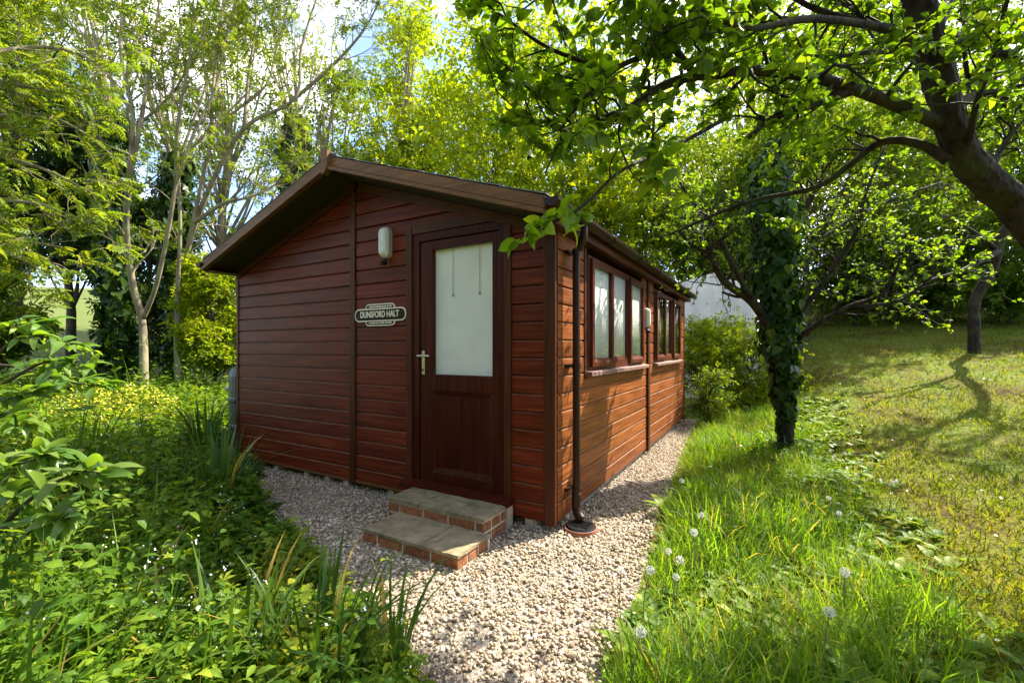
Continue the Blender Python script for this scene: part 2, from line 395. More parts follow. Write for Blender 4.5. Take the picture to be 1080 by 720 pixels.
M['tent'] = leafmat('white_sheeting', [(0, (.76, .80, .90)), (1, (.76, .80, .90))], .6, tgain=(1, 1, 1), spec=.1)
M['brick'] = brickmat(); M['slab'] = slabmat(); M['ground'] = groundmat()
M['gravelbed'] = plain('gravel_bed', (.20, .17, .13), .95, noise=.5, scale=90, bump=.6)
M['stone'] = varmat('gravel_stones', [(.0, (.065, .040, .020)), (.25, (.21, .143, .078)), (.5, (.40, .295, .18)), (.8, (.60, .485, .335)), (1, (.78, .69, .56))], .75)
LF = {
    'apple': leafmat('apple_leaf', [(0, (.045, .105, .008)), (.6, (.085, .17, .012)), (1, (.16, .24, .02))], .52, tgain=(2.1, 1.95, .5)),
    'ivy': leafmat('ivy_leaf', [(0, (.007, .024, .004)), (.5, (.024, .064, .007)), (1, (.10, .16, .016))], .3, rough=.4, spec=.18),
    'ash': leafmat('ash_leaf', [(0, (.055, .10, .012)), (.6, (.10, .17, .02)), (1, (.17, .22, .03))], .5),
    'lime': leafmat('lime_leaf', [(0, (.09, .155, .006)), (.5, (.165, .235, .010)), (1, (.265, .31, .016))], .55, tgain=(1.9, 1.85, .5)),
    'mid': leafmat('wood_leaf', [(0, (.045, .095, .010)), (.6, (.09, .155, .016)), (1, (.17, .22, .022))], .5),
    'dark': leafmat('dark_leaf', [(0, (.012, .03, .006)), (.7, (.03, .06, .010)), (1, (.07, .10, .016))], .3),
    'plum': leafmat('plum_leaf', [(0, (.03, .012, .010)), (1, (.09, .04, .025))], .4, tgain=(1.5, 1, .8)),
    'comfrey': leafmat('comfrey_leaf', [(0, (.022, .060, .008)), (.5, (.065, .145, .014)), (.85, (.14, .23, .018)), (1, (.22, .29, .03))], .42, rough=.5, spec=.15),
    'lemon': leafmat('lemon_leaf', [(0, (.07, .13, .010)), (.6, (.14, .20, .014)), (1, (.26, .26, .02))], .45),
    'shrub': leafmat('shrub_leaf', [(0, (.052, .13, .018)), (.6, (.095, .20, .032)), (1, (.17, .26, .05))], .48, rough=.35, spec=.4),
    'blade': leafmat('grass_blade', [(0, (.040, .105, .010)), (.5, (.088, .190, .014)), (.85, (.145, .225, .025)), (1, (.30, .26, .09))], .52),
    'lawn': leafmat('lawn_blade', [(0, (.055, .10, .010)), (.5, (.12, .165, .014)), (.85, (.145, .165, .02)), (1, (.17, .145, .045))], .45),
    'iris': leafmat('iris_blade', [(0, (.025, .075, .016)), (.6, (.055, .125, .025)), (.93, (.11, .17, .04)), (1, (.38, .28, .08))], .4, rough=.35),
}


# ------------------------------------------------------------------ setting: ground and gravel path
def build_ground():
    u = np.linspace(-1, 1, 221); g = 160 * np.sinh(5.2 * u) / math.sinh(5.2)
    X, Y = np.meshgrid(g - .5, g + 1.5, indexing='ij')
    Z = H(X, Y) - .006
    n = len(g); idx = np.arange(n * n).reshape(n, n)
    F = np.stack([idx[:-1, :-1], idx[1:, :-1], idx[1:, 1:], idx[:-1, 1:]], -1).reshape(-1, 4)
    o = mk('ground', np.stack([X, Y, Z], -1).reshape(-1, 3), F, M['ground'], smooth=True)
    tag(o, 'mossy lawn and soil rising up the slope behind and beside the cabin', None, None, 'structure')
    bm = bmesh.new(); vs = [bm.verts.new((x, y, .005)) for x, y in GRAVEL]; bm.faces.new(vs)
    bmesh.ops.triangulate(bm, faces=bm.faces[:])
    me = bpy.data.meshes.new('gravel_path'); bm.to_mesh(me); bm.free(); me.materials.append(M['gravelbed'])
    o = link(bpy.data.objects.new('gravel_path', me)); tag(o, 'pale gravel path running round the wooden cabin', None, None, 'structure')


def ico():
    p = (1 + 5 ** .5) / 2
    V = np.array([(-1, p, 0), (1, p, 0), (-1, -p, 0), (1, -p, 0), (0, -1, p), (0, 1, p), (0, -1, -p), (0, 1, -p), (p, 0, -1), (p, 0, 1), (-p, 0, -1), (-p, 0, 1)], float)
    F = np.array([(0, 11, 5), (0, 5, 1), (0, 1, 7), (0, 7, 10), (0, 10, 11), (1, 5, 9), (5, 11, 4), (11, 10, 2), (10, 7, 6), (7, 1, 8), (3, 9, 4), (3, 4, 2), (3, 2, 6), (3, 6, 8), (3, 8, 9), (4, 9, 5), (2, 4, 11), (6, 2, 10), (8, 6, 7), (9, 8, 1)])
    return V / np.linalg.norm(V[0]), F


def rand_frames(rng, n, tilt=1.):
    N = np.stack([rng.normal(0, tilt, n), rng.normal(0, tilt, n), np.ones(n)], -1); N /= np.linalg.norm(N, axis=1)[:, None]
    D = rng.normal(size=(n, 3)); return N, D


class Fol:                               # collects many copies of small templates into one mesh
    def __init__(s): s.V = []; s.F = []; s.A = []; s.n = 0
    def scatter(s, T, P, N, D, S, var, wid=None):
        tv, tf = T; P = np.asarray(P, float); n = len(P)
        if n == 0: return s
        N = np.asarray(N, float); N = N / (np.linalg.norm(N, axis=1)[:, None] + 1e-9)
        D = np.asarray(D, float); Yv = D - N * (D * N).sum(1)[:, None]; Yv /= np.linalg.norm(Yv, axis=1)[:, None] + 1e-9
        Xv = np.cross(Yv, N); S = np.broadcast_to(np.asarray(S, float), (n,))
        W = S if wid is None else S * wid
        v = P[:, None, :] + tv[None, :, 0:1] * (Xv * W[:, None])[:, None, :] + tv[None, :, 1:2] * (Yv * S[:, None])[:, None, :] + tv[None, :, 2:3] * (N * S[:, None])[:, None, :]
        k = len(tv)
        s.V.append(v.reshape(-1, 3).astype(np.float32)); s.F.append((tf[None] + (np.arange(n) * k)[:, None, None] + s.n).reshape(-1, 3))
        s.A.append(np.repeat(np.broadcast_to(var, (n,)), k)); s.n += n * k
        return s
    def build(s, name, mat, parent=None, kind=None, smooth=False):
        if not s.V: return None
        return mk(name, np.concatenate(s.V), np.concatenate(s.F), mat, parent, var=np.concatenate(s.A), kind=kind, smooth=smooth)


# leaf templates: length along +y (0..1), width along x, folded and curved in z
def T_(v, f): return np.array(v, float), np.array(f, int)


L2 = T_([(0, 0, 0), (.32, .45, .07), (0, 1, -.05), (-.32, .45, .07)], [(0, 1, 2), (0, 2, 3)])
L4 = T_([(0, 0, 0), (.30, .35, .08), (.24, .7, .03), (0, 1, -.14), (-.24, .7, .03), (-.30, .35, .08), (0, .5, .0)],
        [(0, 1, 6), (1, 2, 6), (2, 3, 6), (3, 4, 6), (4, 5, 6), (5, 0, 6)])


def ovate(w=.5, droop=.22, fold=.10, n=5, pet=.14, wave=.0):
    V = [(0, 0, .03)]; F = []; ts = np.linspace(0, 1, n + 1)
    for i, t in enumerate(ts):
        y = pet + (1 - pet) * t; z = .03 + .12 * math.sin(t * 2.4) - droop * t * t
        hw = w / 2 * (math.sin(math.pi * min(1, t ** .8 * .97 + .03))) ** .8 if 0 < t < 1 else .0
        ww = wave * math.sin(i * 2.1)
        V += [(0, y, z), (hw, y - .03 * (t < .6), z + fold * hw * 2 + ww), (-hw, y - .03 * (t < .6), z + fold * hw * 2 - ww)]
    for i in range(n):
        a, b = 1 + 3 * i, 4 + 3 * i
        F += [(a, a + 1, b + 1), (a, b + 1, b), (a, b, b + 2), (a, b + 2, a + 2)]
    F += [(0, 2, 1), (0, 1, 3)]
    return T_(V, F)


OV3 = [ovate(.55, .15, .12, n=3), ovate(.5, .35, .2, n=3, wave=.02), ovate(.6, .28, .05, n=3, wave=.03)]
LANCE3 = [ovate(.32, .30, .14, n=3, pet=.08), ovate(.36, .12, .2, n=3, pet=.08), ovate(.30, .5, .1, n=3, pet=.08)]
OV = [ovate(.55, .15, .12, n=4), ovate(.5, .35, .2, n=4, wave=.02), ovate(.6, .28, .05, n=4, wave=.03)]
LANCE = [ovate(.30, .30, .14, pet=.08), ovate(.34, .12, .2, pet=.08), ovate(.28, .5, .1, pet=.08)]
ROUND = [ovate(.85, .05, .06, pet=.2, n=4), ovate(.8, .2, .1, pet=.2, n=4)]
HEART = T_([(0, .0, 0), (.28, -.06, .03), (.46, .22, .05), (.26, .62, .03), (0, 1, -.10), (-.26, .62, .03), (-.46, .22, .05), (-.28, -.06, .03), (0, .35, -.02)],
           [(0, 1, 8), (1, 2, 8), (2, 3, 8), (3, 4, 8), (4, 5, 8), (5, 6, 8), (6, 7, 8), (7, 0, 8)])


def pinnate(n=5):                        # ash leaf: paired leaflets on a drooping stalk
    V = []; F = []
    for i in range(n):
        t = .22 + .62 * i / (n - 1); z = .05 - .25 * t * t
        for sg in ((1, -1) if i < n - 1 else (1, -1, 0)):
            a = math.radians(52) * sg; L = .30 * (1 - .25 * abs(t - .5)); b = len(V)
            dx, dy = math.sin(a), math.cos(a)
            V += [(0, t, z), (dx * L * .5 + dy * .06, t + dy * L * .5 - dx * .06, z + .02), (dx * L, t + dy * L, z - .09), (dx * L * .5 - dy * .06, t + dy * L * .5 + dx * .06, z + .02)]
            F += [(b, b + 1, b + 2), (b, b + 2, b + 3)]
    b = len(V); V += [(-.008, 0, 0), (.008, 0, 0), (0, .85, -.14)]; F.append((b, b + 1, b + 2))
    return T_(V, F)


PIN = pinnate()


def blade(bend=.5, w=.05, n=4, lean=.0):  # upright blade: grows along +y (its "up"), bends toward z
    V = []; F = []
    for i in range(n + 1):
        t = i / n; hw = w / 2 * (1 - t ** 2.2) * (.8 + .4 * t)
        y = t - .35 * bend * t ** 3; z = bend * t ** 2.2 * .7
        if i < n: V += [(-hw, y, z), (hw, y, z)]
        else: V += [(0, y, z)]
    for i in range(n - 1):
        a = 2 * i; F += [(a, a + 1, a + 3), (a, a + 3, a + 2)]
    F.append((2 * n - 2, 2 * n - 1, 2 * n))
    return T_(V, F)


BLADES = [blade(.15, .03, 3), blade(.45, .03, 3), blade(.8, .032, 3), blade(1.15, .032, 3)]


def sprig(rng, n=6, w=.5, leaf=.42):      # a short twig with a spray of small leaves
    V = []; F = []
    for i in range(n):
        t = (i + .6) / n; a = i * 2.4 + rng.normal(0, .3); el = rng.uniform(.2, 1.1)
        d = np.array([math.cos(a) * math.cos(el * .6), .35 + .5 * t, math.sin(a) * math.cos(el * .6)]); d /= np.linalg.norm(d)
        nn = np.array([rng.normal(0, .4), rng.normal(0, .3), 1.]); nn -= d * nn.dot(d); nn /= np.linalg.norm(nn); x = np.cross(d, nn)
        L = leaf * rng.uniform(.7, 1.2); p = np.array([0, .75 * t, 0]); b = len(V)
        V += [p, p + d * L * .5 + x * L * w * .5 + nn * .04, p + d * L - nn * .05, p + d * L * .5 - x * L * w * .5 + nn * .04]
        F += [(b, b + 1, b + 2), (b, b + 2, b + 3)]
    return T_(V, F)


_r = np.random.default_rng(5)
SPRIGS = [sprig(_r) for _ in range(4)]; SPRIGS_DENSE = [sprig(_r, 8, .6, .40) for _ in range(4)]


def build_gravel():
    rng = np.random.default_rng(1); V0, F0 = ico(); T = []
    for i in range(5):
        s = rng.uniform(.72, 1.25, (12, 1)); T.append((V0 * s * np.array([1, rng.uniform(.6, .9), rng.uniform(.42, .7)]), F0))
    N_ = 104000
    x = rng.uniform(-4.9, 1.05, N_ * 2); y = rng.uniform(-2.9, 5.8, N_ * 2)
    ok = inpoly(x, y, GRAVEL) & ~((x < -.12) & (y > .12))
    # stray stones kicked over the edge
    ox, oy = x + rng.normal(0, .09, len(x)), y + rng.normal(0, .09, len(x))
    stray = ok & (rng.random(len(x)) < .10); x = np.where(stray, ox, x); y = np.where(stray, oy, y)
    x, y = x[ok], y[ok]
    st = ((x > -1.17) & (x < -.30) & (y > -.42) & (y < .0)) | ((x > -1.05) & (x < -.25) & (y > -.77) & (y < -.41)); x, y = x[~st], y[~st]
    n = len(x); f = Fol(); size = rng.gamma(5, .0064 / 5, n) + .0030
    z = rng.uniform(.0, .016, n) + np.maximum(H(x, y), 0) * .5
    var = np.clip(rng.beta(2.0, 1.9, n) + .06 * wob(x, y, 3), 0, 1)
    k = rng.integers(0, 5, n); N, D = rand_frames(rng, n, .45)
    far = np.hypot(x - CAM[0], y - CAM[1]) > 3.7; OC = (np.array([(1, 0, 0), (-1, 0, 0), (0, .8, 0), (0, -.8, 0), (.1, .1, .55), (0, 0, -.55)], float), np.array([(0, 2, 4), (2, 1, 4), (1, 3, 4), (3, 0, 4), (2, 0, 5), (1, 2, 5), (3, 1, 5), (0, 3, 5)]))
    f.scatter(OC, np.stack([x, y, z], -1)[far], N[far], D[far], size[far], var[far])
    for i in range(5):
        q = (k == i) & ~far; f.scatter(T[i], np.stack([x, y, z], -1)[q], N[q], D[q], size[q], var[q])
    o = f.build('gravel', M['stone'], kind='stuff'); tag(o, 'loose pale stones covering the path round the cabin', 'gravel')
    print('gravel', n)


# ------------------------------------------------------------------ the cabin
W_, L_ = 3.92, 5.46                       # gable width, side length
MIDX = -W_ / 2
PITCH, Z0 = .129, .074                    # board pitch, underside of the cladding
RIDGE_Z, EAVE_Z, OVF, OVS = 2.945, 2.255, .32, .10
SL = (RIDGE_Z - EAVE_Z) / (W_ / 2 + OVS)


def roof_top(x): return RIDGE_Z - SL * abs(x - MIDX)


PROFILE = [(.0, .002), (.021, .002), (.022, .006), (.022, PITCH - .018), (.020, PITCH - .013), (.006, PITCH - .009), (.005, PITCH + .001), (.0, PITCH + .001)]
RB = np.random.default_rng(11)


def board(parent, face, u0, u1, z0, zmax=None, mat=None, gable=False):
    """one shiplap board; face 'front','side','left','back': runs along u, faces outwards"""
    jit = RB.uniform(-.0012, .0012); A = []; B = []
    for d, dz in PROFILE:
        z = z0 + dz if zmax is None else min(z0 + dz, zmax)
        a, b = u0, u1
        if gable:
            lim = (RIDGE_Z - .10 - z) / SL; a = max(a, MIDX - lim); b = min(b, MIDX + lim)
            if b - a < .02: return None
        d2 = d + (jit if d > 0 else 0)
        if face == 'front': A.append((a, -d2, z)); B.append((b, -d2, z))
        elif face == 'side': A.append((d2, a, z)); B.append((d2, b, z))
        elif face == 'left': A.append((-W_ - d2, a, z)); B.append((-W_ - d2, b, z))
        else: A.append((a, L_ + d2, z)); B.append((b, L_ + d2, z))
    g = Geo(); g.prism(A, B)
    o = g.build('board', mat, parent); o.data.materials.append(M['ledge']); o.data.polygons[6].material_index = 1   # paler lap ledge: dust and wear, with the groove highlight painted in
    return o


def build_cabin():
    c = thing('wooden_cabin', (MIDX, 0, 0), 'reddish brown timber cabin with gable roof, glazed door and side windows', 'cabin')
    bx = lambda *a: Geo().box(*a)
    zt = 2.17
    # --- front wall
    g = Geo(); g.prism([(-W_ + .002, .09, .08), (-.002, .09, .08), (-.002, .09, 2.14), (MIDX, .09, 2.82), (-W_ + .002, .09, 2.14)],
                       [(-W_ + .002, .045, .08), (-.002, .045, .08), (-.002, .045, 2.14), (MIDX, .045, 2.82), (-W_ + .002, .045, 2.14)])
    fw = g.build('front_wall', M['dark'], c)
    rows = 22
    for i in range(rows):
        z = Z0 + i * PITCH
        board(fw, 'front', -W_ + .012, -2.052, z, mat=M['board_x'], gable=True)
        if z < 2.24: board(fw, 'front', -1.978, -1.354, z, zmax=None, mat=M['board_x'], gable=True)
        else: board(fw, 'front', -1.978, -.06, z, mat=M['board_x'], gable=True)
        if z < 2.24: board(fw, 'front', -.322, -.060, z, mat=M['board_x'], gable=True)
    bx(-2.05, -1.98, -.036, .0, .062, 2.80).build('batten', M['trim_z'], fw, bevel=.003)
    bx(-.060, .030, -.034, .0, .058, 2.17).build('corner_board', M['trim_z'], fw, bevel=.003)
    bx(-W_ - .028, -W_ + .012, -.030, .0, .058, 2.19).build('corner_board', M['trim_z'], fw, bevel=.003)
    bx(-W_ + .012, -1.36, -.030, -.0225, .066, .088).build('skirting', M['trim_x'], fw, bevel=.002)
    for s in (-1, 1):                     # sloping trim where the wall meets the soffit
        xa, xb = MIDX + s * .03, MIDX + s * (W_ / 2 + .02)
        za, zb = roof_top(xa) - .125, roof_top(xb) - .125
        g = Geo(); g.prism([(xa, -.040, za), (xb, -.040, zb), (xb, -.040, zb - .075), (xa, -.040, za - .075)], [(xa, 0, za), (xb, 0, zb), (xb, 0, zb - .075), (xa, 0, za - .075)])
        g.build('rake_trim', M['rake'], fw)
    # --- right side wall
    sw = bx(-.09, -.003, .095, L_ - .003, .08, 1.11).build('side_wall', M['dark'], c)
    wins = [(.61, 2.44), (3.06, 4.92)]
    for i in range(16):
        z = Z0 + i * PITCH; top = z + PITCH
        segs = [(.034, 2.668), (2.752, L_ - .05)] if top < 1.15 else [(.034, .60), (2.45, 2.668), (2.752, 3.05), (4.93, L_ - .05)]
        if z > 2.07: segs = [(.034, 2.668), (2.752, L_ - .05)]
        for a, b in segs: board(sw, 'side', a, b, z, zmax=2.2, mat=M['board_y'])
    bx(.0, .045, 2.67, 2.75, .045, 2.17).build('batten', M['trim_z'], sw, bevel=.003)
    bx(-.02, .028, L_ - .05, L_ + .025, .045, 2.17).build('corner_board', M['trim_z'], sw, bevel=.003)
    bx(.0, .030, .545, .60, 1.05, 2.12).build('trim_board', M['trim_z'], sw, bevel=.003)
    bx(-.10, -.004, 2.46, 3.04, 1.11, 2.2).build('wall_post', M['dark'], sw)
    bx(-.10, -.004, .095, .59, 1.11, 2.2).build('wall_post', M['dark'], sw)
    bx(-.10, -.004, 4.95, L_, 1.11, 2.2).build('wall_post', M['dark'], sw)
    # --- far walls
    lw = bx(-W_ + .003, -W_ + .09, .095, L_ - .095, .08, 2.14).build('left_wall', M['dark'], c)
    bw = Geo().prism([(-W_, L_ - .09, .08), (0, L_ - .09, .08), (0, L_ - .09, 2.14), (MIDX, L_ - .09, 2.82), (-W_, L_ - .09, 2.14)],
                     [(-W_, L_ - .003, .08), (0, L_ - .003, .08), (0, L_ - .003, 2.14), (MIDX, L_ - .003, 2.82), (-W_, L_ - .003, 2.14)]).build('back_wall', M['dark'], c)
    for i in range(17): board(lw, 'left', .0, L_, Z0 + i * PITCH, mat=M['board_y'])
    for i in range(22): board(bw, 'back', -W_ - .01, -.02, Z0 + i * PITCH, mat=M['board_x'], gable=True)
    bx(-W_ + .1, -.1, .1, L_ - .1, .08, .12).build('floor', M['dark'], c)
    # --- roof
    g = Geo(); y0, y1 = -OVF, L_ + .2
    for s in (-1, 1):
        xe = MIDX + s * (W_ / 2 + OVS); xr = MIDX
        A = [(xr, y0, RIDGE_Z), (xe, y0, EAVE_Z), (xe, y0, EAVE_Z - .03), (xr, y0, RIDGE_Z - .03)]
        g.prism(A, [(x, y1, z) for x, _, z in A])
    rf = g.build('roof', M['felt'], c)
    for s in (-1, 1):                     # felt courses lapped down each slope
        for k in range(6):
            t0, t1 = k / 6, (k + 1) / 6 + .015
            xa, xb = MIDX + s * (W_ / 2 + OVS + .012) * t0, MIDX + s * (W_ / 2 + OVS + .012) * min(t1, 1)
            za, zb = roof_top(xa) + .004, roof_top(xb) + .010
            A = [(xa, y0 - .024, za), (xb, y0 - .024, zb), (xb, y0 - .024, zb + .006), (xa, y0 - .024, za + .006)]
            Geo().prism(A, [(x, y1 + .02, z) for x, _, z in A]).build('felt_strip', M['felt'], rf)
    for yy, od in ((y0, -1), (y1, 1)):
        for s in (-1, 1):
            xr, xe = MIDX + s * .002, MIDX + s * (W_ / 2 + OVS)
            for (ya, yb, ta, tb) in ((0, .022, -.002, -.080), (.0, .046, -.088, -.118)):
                if yb == .046: ya = -.004
                A = [(xr, yy + od * ya, RIDGE_Z + ta), (xe, yy + od * ya, EAVE_Z + ta), (xe, yy + od * ya, EAVE_Z + tb), (xr, yy + od * ya, RIDGE_Z + tb)]
                Geo().prism(A, [(x, yy + od * yb, z) for x, _, z in A]).build('barge_board' if tb > -.1 else 'barge_moulding', M['trim_x'], rf)
        # apex block covering the joint of the two barge boards
        w = .042; pts = [(-w, .03), (w, .03), (w, -.06), (w * .8, -.105), (w * .3, -.145), (-w * .4, -.165), (-w, -.15)]
        A = [(MIDX + dx, yy + od * .003, RIDGE_Z + dz) for dx, dz in pts]
        Geo().prism(A, [(x, yy + od * .058, z) for x, _, z in A]).build('apex_block', M['trim_x'], rf)
    for s in (-1, 1):                     # soffit and eaves fascia
        xi, xe = MIDX + s * (W_ / 2 - .05), MIDX + s * (W_ / 2 + OVS - .001)
        z = EAVE_Z - .118
        bx(min(xi, xe), max(xi, xe), -OVF + .002, L_ + .19, z - .012, z).build('soffit', M['trim_y'], rf)
        bx(xe - .022 if s > 0 else xe, xe if s > 0 else xe + .022, -OVF + .003, L_ + .19, z + .0005, EAVE_Z - .031).build('eaves_fascia', M['trim_y'], rf)
        for (xa, xb) in ((MIDX + s * .01, MIDX + s * (W_ / 2 + .04)),):   # underside of the gable overhang
            A = [(xa, -OVF + .002, roof_top(xa) - .118), (xb, -OVF + .002, roof_top(xb) - .118), (xb, -OVF + .002, roof_top(xb) - .108), (xa, -OVF + .002, roof_top(xa) - .108)]
            Geo().prism(A, [(x, -.002, zz) for x, _, zz in A]).build('gable_soffit', M['dark'], rf)
    for s in (-1, 1):
        A = [(MIDX, y0 - .026, RIDGE_Z + .024), (MIDX + s * .12, y0 - .026, RIDGE_Z + .016 - SL * .12), (MIDX + s * .12, y0 - .026, RIDGE_Z + .026 - SL * .12), (MIDX, y0 - .026, RIDGE_Z + .034)]
        Geo().prism(A, [(x, y1 + .02, z) for x, _, z in A]).build('ridge_strip', M['felt'], rf)
    # --- gutters
    for s in (-1, 1):
        xc = MIDX + s * (W_ / 2 + OVS + .052); zc = EAVE_Z - .025; V = []; F = []
        an = np.linspace(math.pi, 2 * math.pi, 9); ring = [(xc + .052 * math.cos(a), zc + .052 * math.sin(a)) for a in an] + [(xc + .047 * math.cos(a), zc + .047 * math.sin(a)) for a in an[::-1]]
        gt = Geo().prism([(x, -OVF - .03, z) for x, z in ring], [(x, L_ + .22, z) for x, z in ring]).build('gutter', M['plastic'], c)
        ends = [(xc + .054 * math.cos(a), zc + .054 * math.sin(a)) for a in an]
        for ye in (-OVF - .045, L_ + .222):
            Geo().prism([(x, ye, z) for x, z in ends], [(x, ye + .014, z) for x, z in ends]).build('gutter_end', M['plastic'], gt)
        for k in range(7):
            y = -.1 + k * .9
            rr = [(xc + .058 * math.cos(a), zc + .058 * math.sin(a)) for a in an]; r2 = [(xc + .0525 * math.cos(a), zc + .0525 * math.sin(a)) for a in an[::-1]]
            Geo().prism([(x, y, z) for x, z in rr + r2], [(x, y + .03, z) for x, z in rr + r2]).build('gutter_bracket', M['plastic'], gt)
    # --- downpipe
    xp, yp = .095, .20
    P = smooth_path([(OVS + .052, yp, 2.19), (OVS + .050, yp, 2.10), (xp + .02, yp, 2.02), (xp, yp, 1.92), (xp, yp, 1.0), (xp, yp, .22)], 5)
    dp = Geo().tube(P, .028, 14).build('downpipe', M['plastic'], c, smooth=True)
    for z in (2.0, 1.17, .27):
        gb = Geo().tube([(xp, yp, z - .018), (xp, yp, z + .018)], .033, 14); gb.box(.018, .05, yp - .05, yp + .05, z - .012, z + .012); gb.build('pipe_bracket', M['plastic'], dp)
    Geo().tube(smooth_path([(xp, yp, .25), (xp, yp, .16), (xp + .015, yp - .012, .105), (xp + .055, yp - .03, .065)], 5), [.034] * 16, 14).build('pipe_shoe', M['plastic'], dp, smooth=True)
    # --- door
    d = Geo()
    d.box(-1.286, -1.214, -.022, .06, .17, 2.25).box(-.428, -.382, -.022, .06, .17, 2.25).box(-1.2138, -.4282, -.022, .06, 2.185, 2.25)
    dr = d.build('door', M['door'], c, bevel=.003)
    for x0, x1 in ((-1.352, -1.288), (-.380, -.324)): bx(x0, x1, -.036, .0, .06, 2.32 if x0 < -1 else 2.22).build('door_trim', M['trim_z'], dr, bevel=.003)
    bx(-1.287, -.381, -.031, .0, 2.253, 2.315).build('door_trim', M['rake'], dr, bevel=.003)
    lf = Geo(); x0, x1, z0, z1 = -1.208, -.434, .205, 2.178; gx0, gx1, gz0, gz1 = -1.082, -.498, 1.085, 2.108
    lf.box(x0, gx0, -.012, .04, z0, z1).box(gx1, x1, -.012, .04, z0, z1).box(gx0 + .0002, gx1 - .0002, -.012, .04, gz1, z1).box(gx0 + .0002, gx1 - .0002, -.012, .04, .955, gz0).box(gx0 + .0002, gx1 - .0002, -.012, .04, z0, .285)
    lf.build('door_leaf', M['door'], dr, bevel=.003)
    bx(gx0 - .002, gx1 + .002, .008, .032, .286, .954).build('door_panel', M['door'], dr)
    # raised moulding picture-framing the lower panel
    o_, i_ = (gx0 + .001, gx1 - .001, .286, .954), (gx0 + .04, gx1 - .04, .326, .914)
    for a, b, cc, e in (((o_[0], o_[2]), (o_[1], o_[2]), (i_[1], i_[2]), (i_[0], i_[2])), ((o_[0], o_[3]), (o_[1], o_[3]), (i_[1], i_[3]), (i_[0], i_[3])),
                        ((o_[0], o_[2]), (o_[0], o_[3]), (i_[0], i_[3]), (i_[0], i_[2])), ((o_[1], o_[2]), (o_[1], o_[3]), (i_[1], i_[3]), (i_[1], i_[2]))):
        Geo().prism([(a[0], -.009, a[1]), (b[0], -.009, b[1]), (cc[0], .006, cc[1]), (e[0], .006, e[1])], [(p[0], .0085, p[1]) for p in (a, b, cc, e)]).build('panel_moulding', M['door'], dr)
    bx(gx0 - .004, gx1 + .004, .006, .012, gz0 - .004, gz1 + .004).build('glass_pane', M['doorglass'], dr)
    bl = bx(gx0 - .004, gx1 + .004, .034, .038, gz0 - .004, gz1 + .004).build('blind', M['blind'], dr)
    for x in (-.90, -.64):
        g = Geo(); g.tube([(x, .0275, 1.74), (x, .0275, gz1)], .0022, 5); g.tube([(x, .0275, 1.715), (x, .0275, 1.73), (x, .0275, 1.745)], [.005, .010, .004], 8)
        g.build('pull_cord', M['cord'], dr)
    hp = Geo().box(-1.187, -1.159, -.0215, -.0125, 1.08, 1.278)
    hd = hp.build('handle', M['chrome'], dr, bevel=.004)
    Geo().tube([(-1.173, -.02, 1.236), (-1.173, -.055, 1.236)], .011, 10).tube(smooth_path([(-1.205, -.058, 1.236), (-1.173, -.060, 1.236), (-1.12, -.060, 1.237), (-1.082, -.055, 1.235)], 4), .0085, 10).build('lever', M['chrome'], dr, smooth=True)
    Geo().tube([(-1.173, -.022, 1.12), (-1.173, -.028, 1.12)], .009, 10).build('keyhole', M['black'], dr)
    Geo().prism([(-1.345, -.03, .205), (-1.345, -.135, .188), (-1.345, -.135, .160), (-1.345, .0, .160), (-1.345, .0, .205)],
                [(-.30, -.03, .205), (-.30, -.135, .188), (-.30, -.135, .160), (-.30, .0, .160), (-.30, .0, .205)]).build('threshold', M['door'], dr)
    bx(-.322, -.302, -.128, -.04, .004, .159).build('threshold_support', M['block'], dr)
    # --- side windows
    for wi, (a, b) in enumerate(wins):
        z0, z1 = 1.118, 2.066; t = .05
        fr = Geo().box(-.010, .035, a, a + t, z0, z1).box(-.010, .035, b - t, b, z0, z1).box(-.010, .0352, a + t + .0002, b - t - .0002, z1 - t, z1).box(-.010, .0352, a + t + .0002, b - t - .0002, z0, z0 + t)
        wn_ = fr.build('window', M['window'], c, bevel=.003)
        w3 = (b - a - 2 * t) / 3; cs = [a + t + k * w3 for k in range(4)]
        for k in (1, 2): bx(-.012, .0345, cs[k] - .022, cs[k] + .022, z0 + t + .0002, z1 - t - .0002).build('mullion', M['window'], wn_, bevel=.003)
        for k in range(3):
            ya, yb = cs[k] + (.024 if k else .002), cs[k + 1] - (.024 if k < 2 else .002); za, zb = z0 + t + .002, z1 - t - .002
            if k != 1:                    # opening sashes stand proud of the frame
                ya -= .016; yb += .016; za -= .026; zb += .026; s = .052; xo = .062
                sg = Geo().box(.0356, xo, ya, ya + s, za, zb).box(.0356, xo, yb - s, yb, za, zb).box(.0356, xo - .0004, ya + s + .0002, yb - s - .0002, zb - s, zb)
                sg.prism([(.0356, ya + s + .0002, za), (xo + .002, ya + s + .0002, za), (xo + .002, ya + s + .0002, za + .035), (.04, ya + s + .0002, za + .072), (.0356, ya + s + .0002, za + .072)],
                         [(.0356, yb - s - .0002, za), (xo + .002, yb - s - .0002, za), (xo + .002, yb - s - .0002, za + .035), (.04, yb - s - .0002, za + .072), (.0356, yb - s - .0002, za + .072)])
                sg.build('sash', M['window'], wn_, bevel=.002)
                bx(.038, .043, ya + s - .004, yb - s + .004, za + s - .004, zb - s + .004).build('pane', M['glass'], wn_)
                yh = ya + s + .05 if k == 0 else yb - s - .05
                Geo().tube(smooth_path([(.0365, yh, 1.60), (.034, yh, 1.60), (.0335, yh, 1.55), (.0335, yh, 1.48)], 4), .005, 8).build('handle', M['lampgrey'], wn_, smooth=True)
            else:
                bx(.014, .018, ya - .002, yb + .002, za - .002, zb + .002).build('pane', M['glass'], wn_)
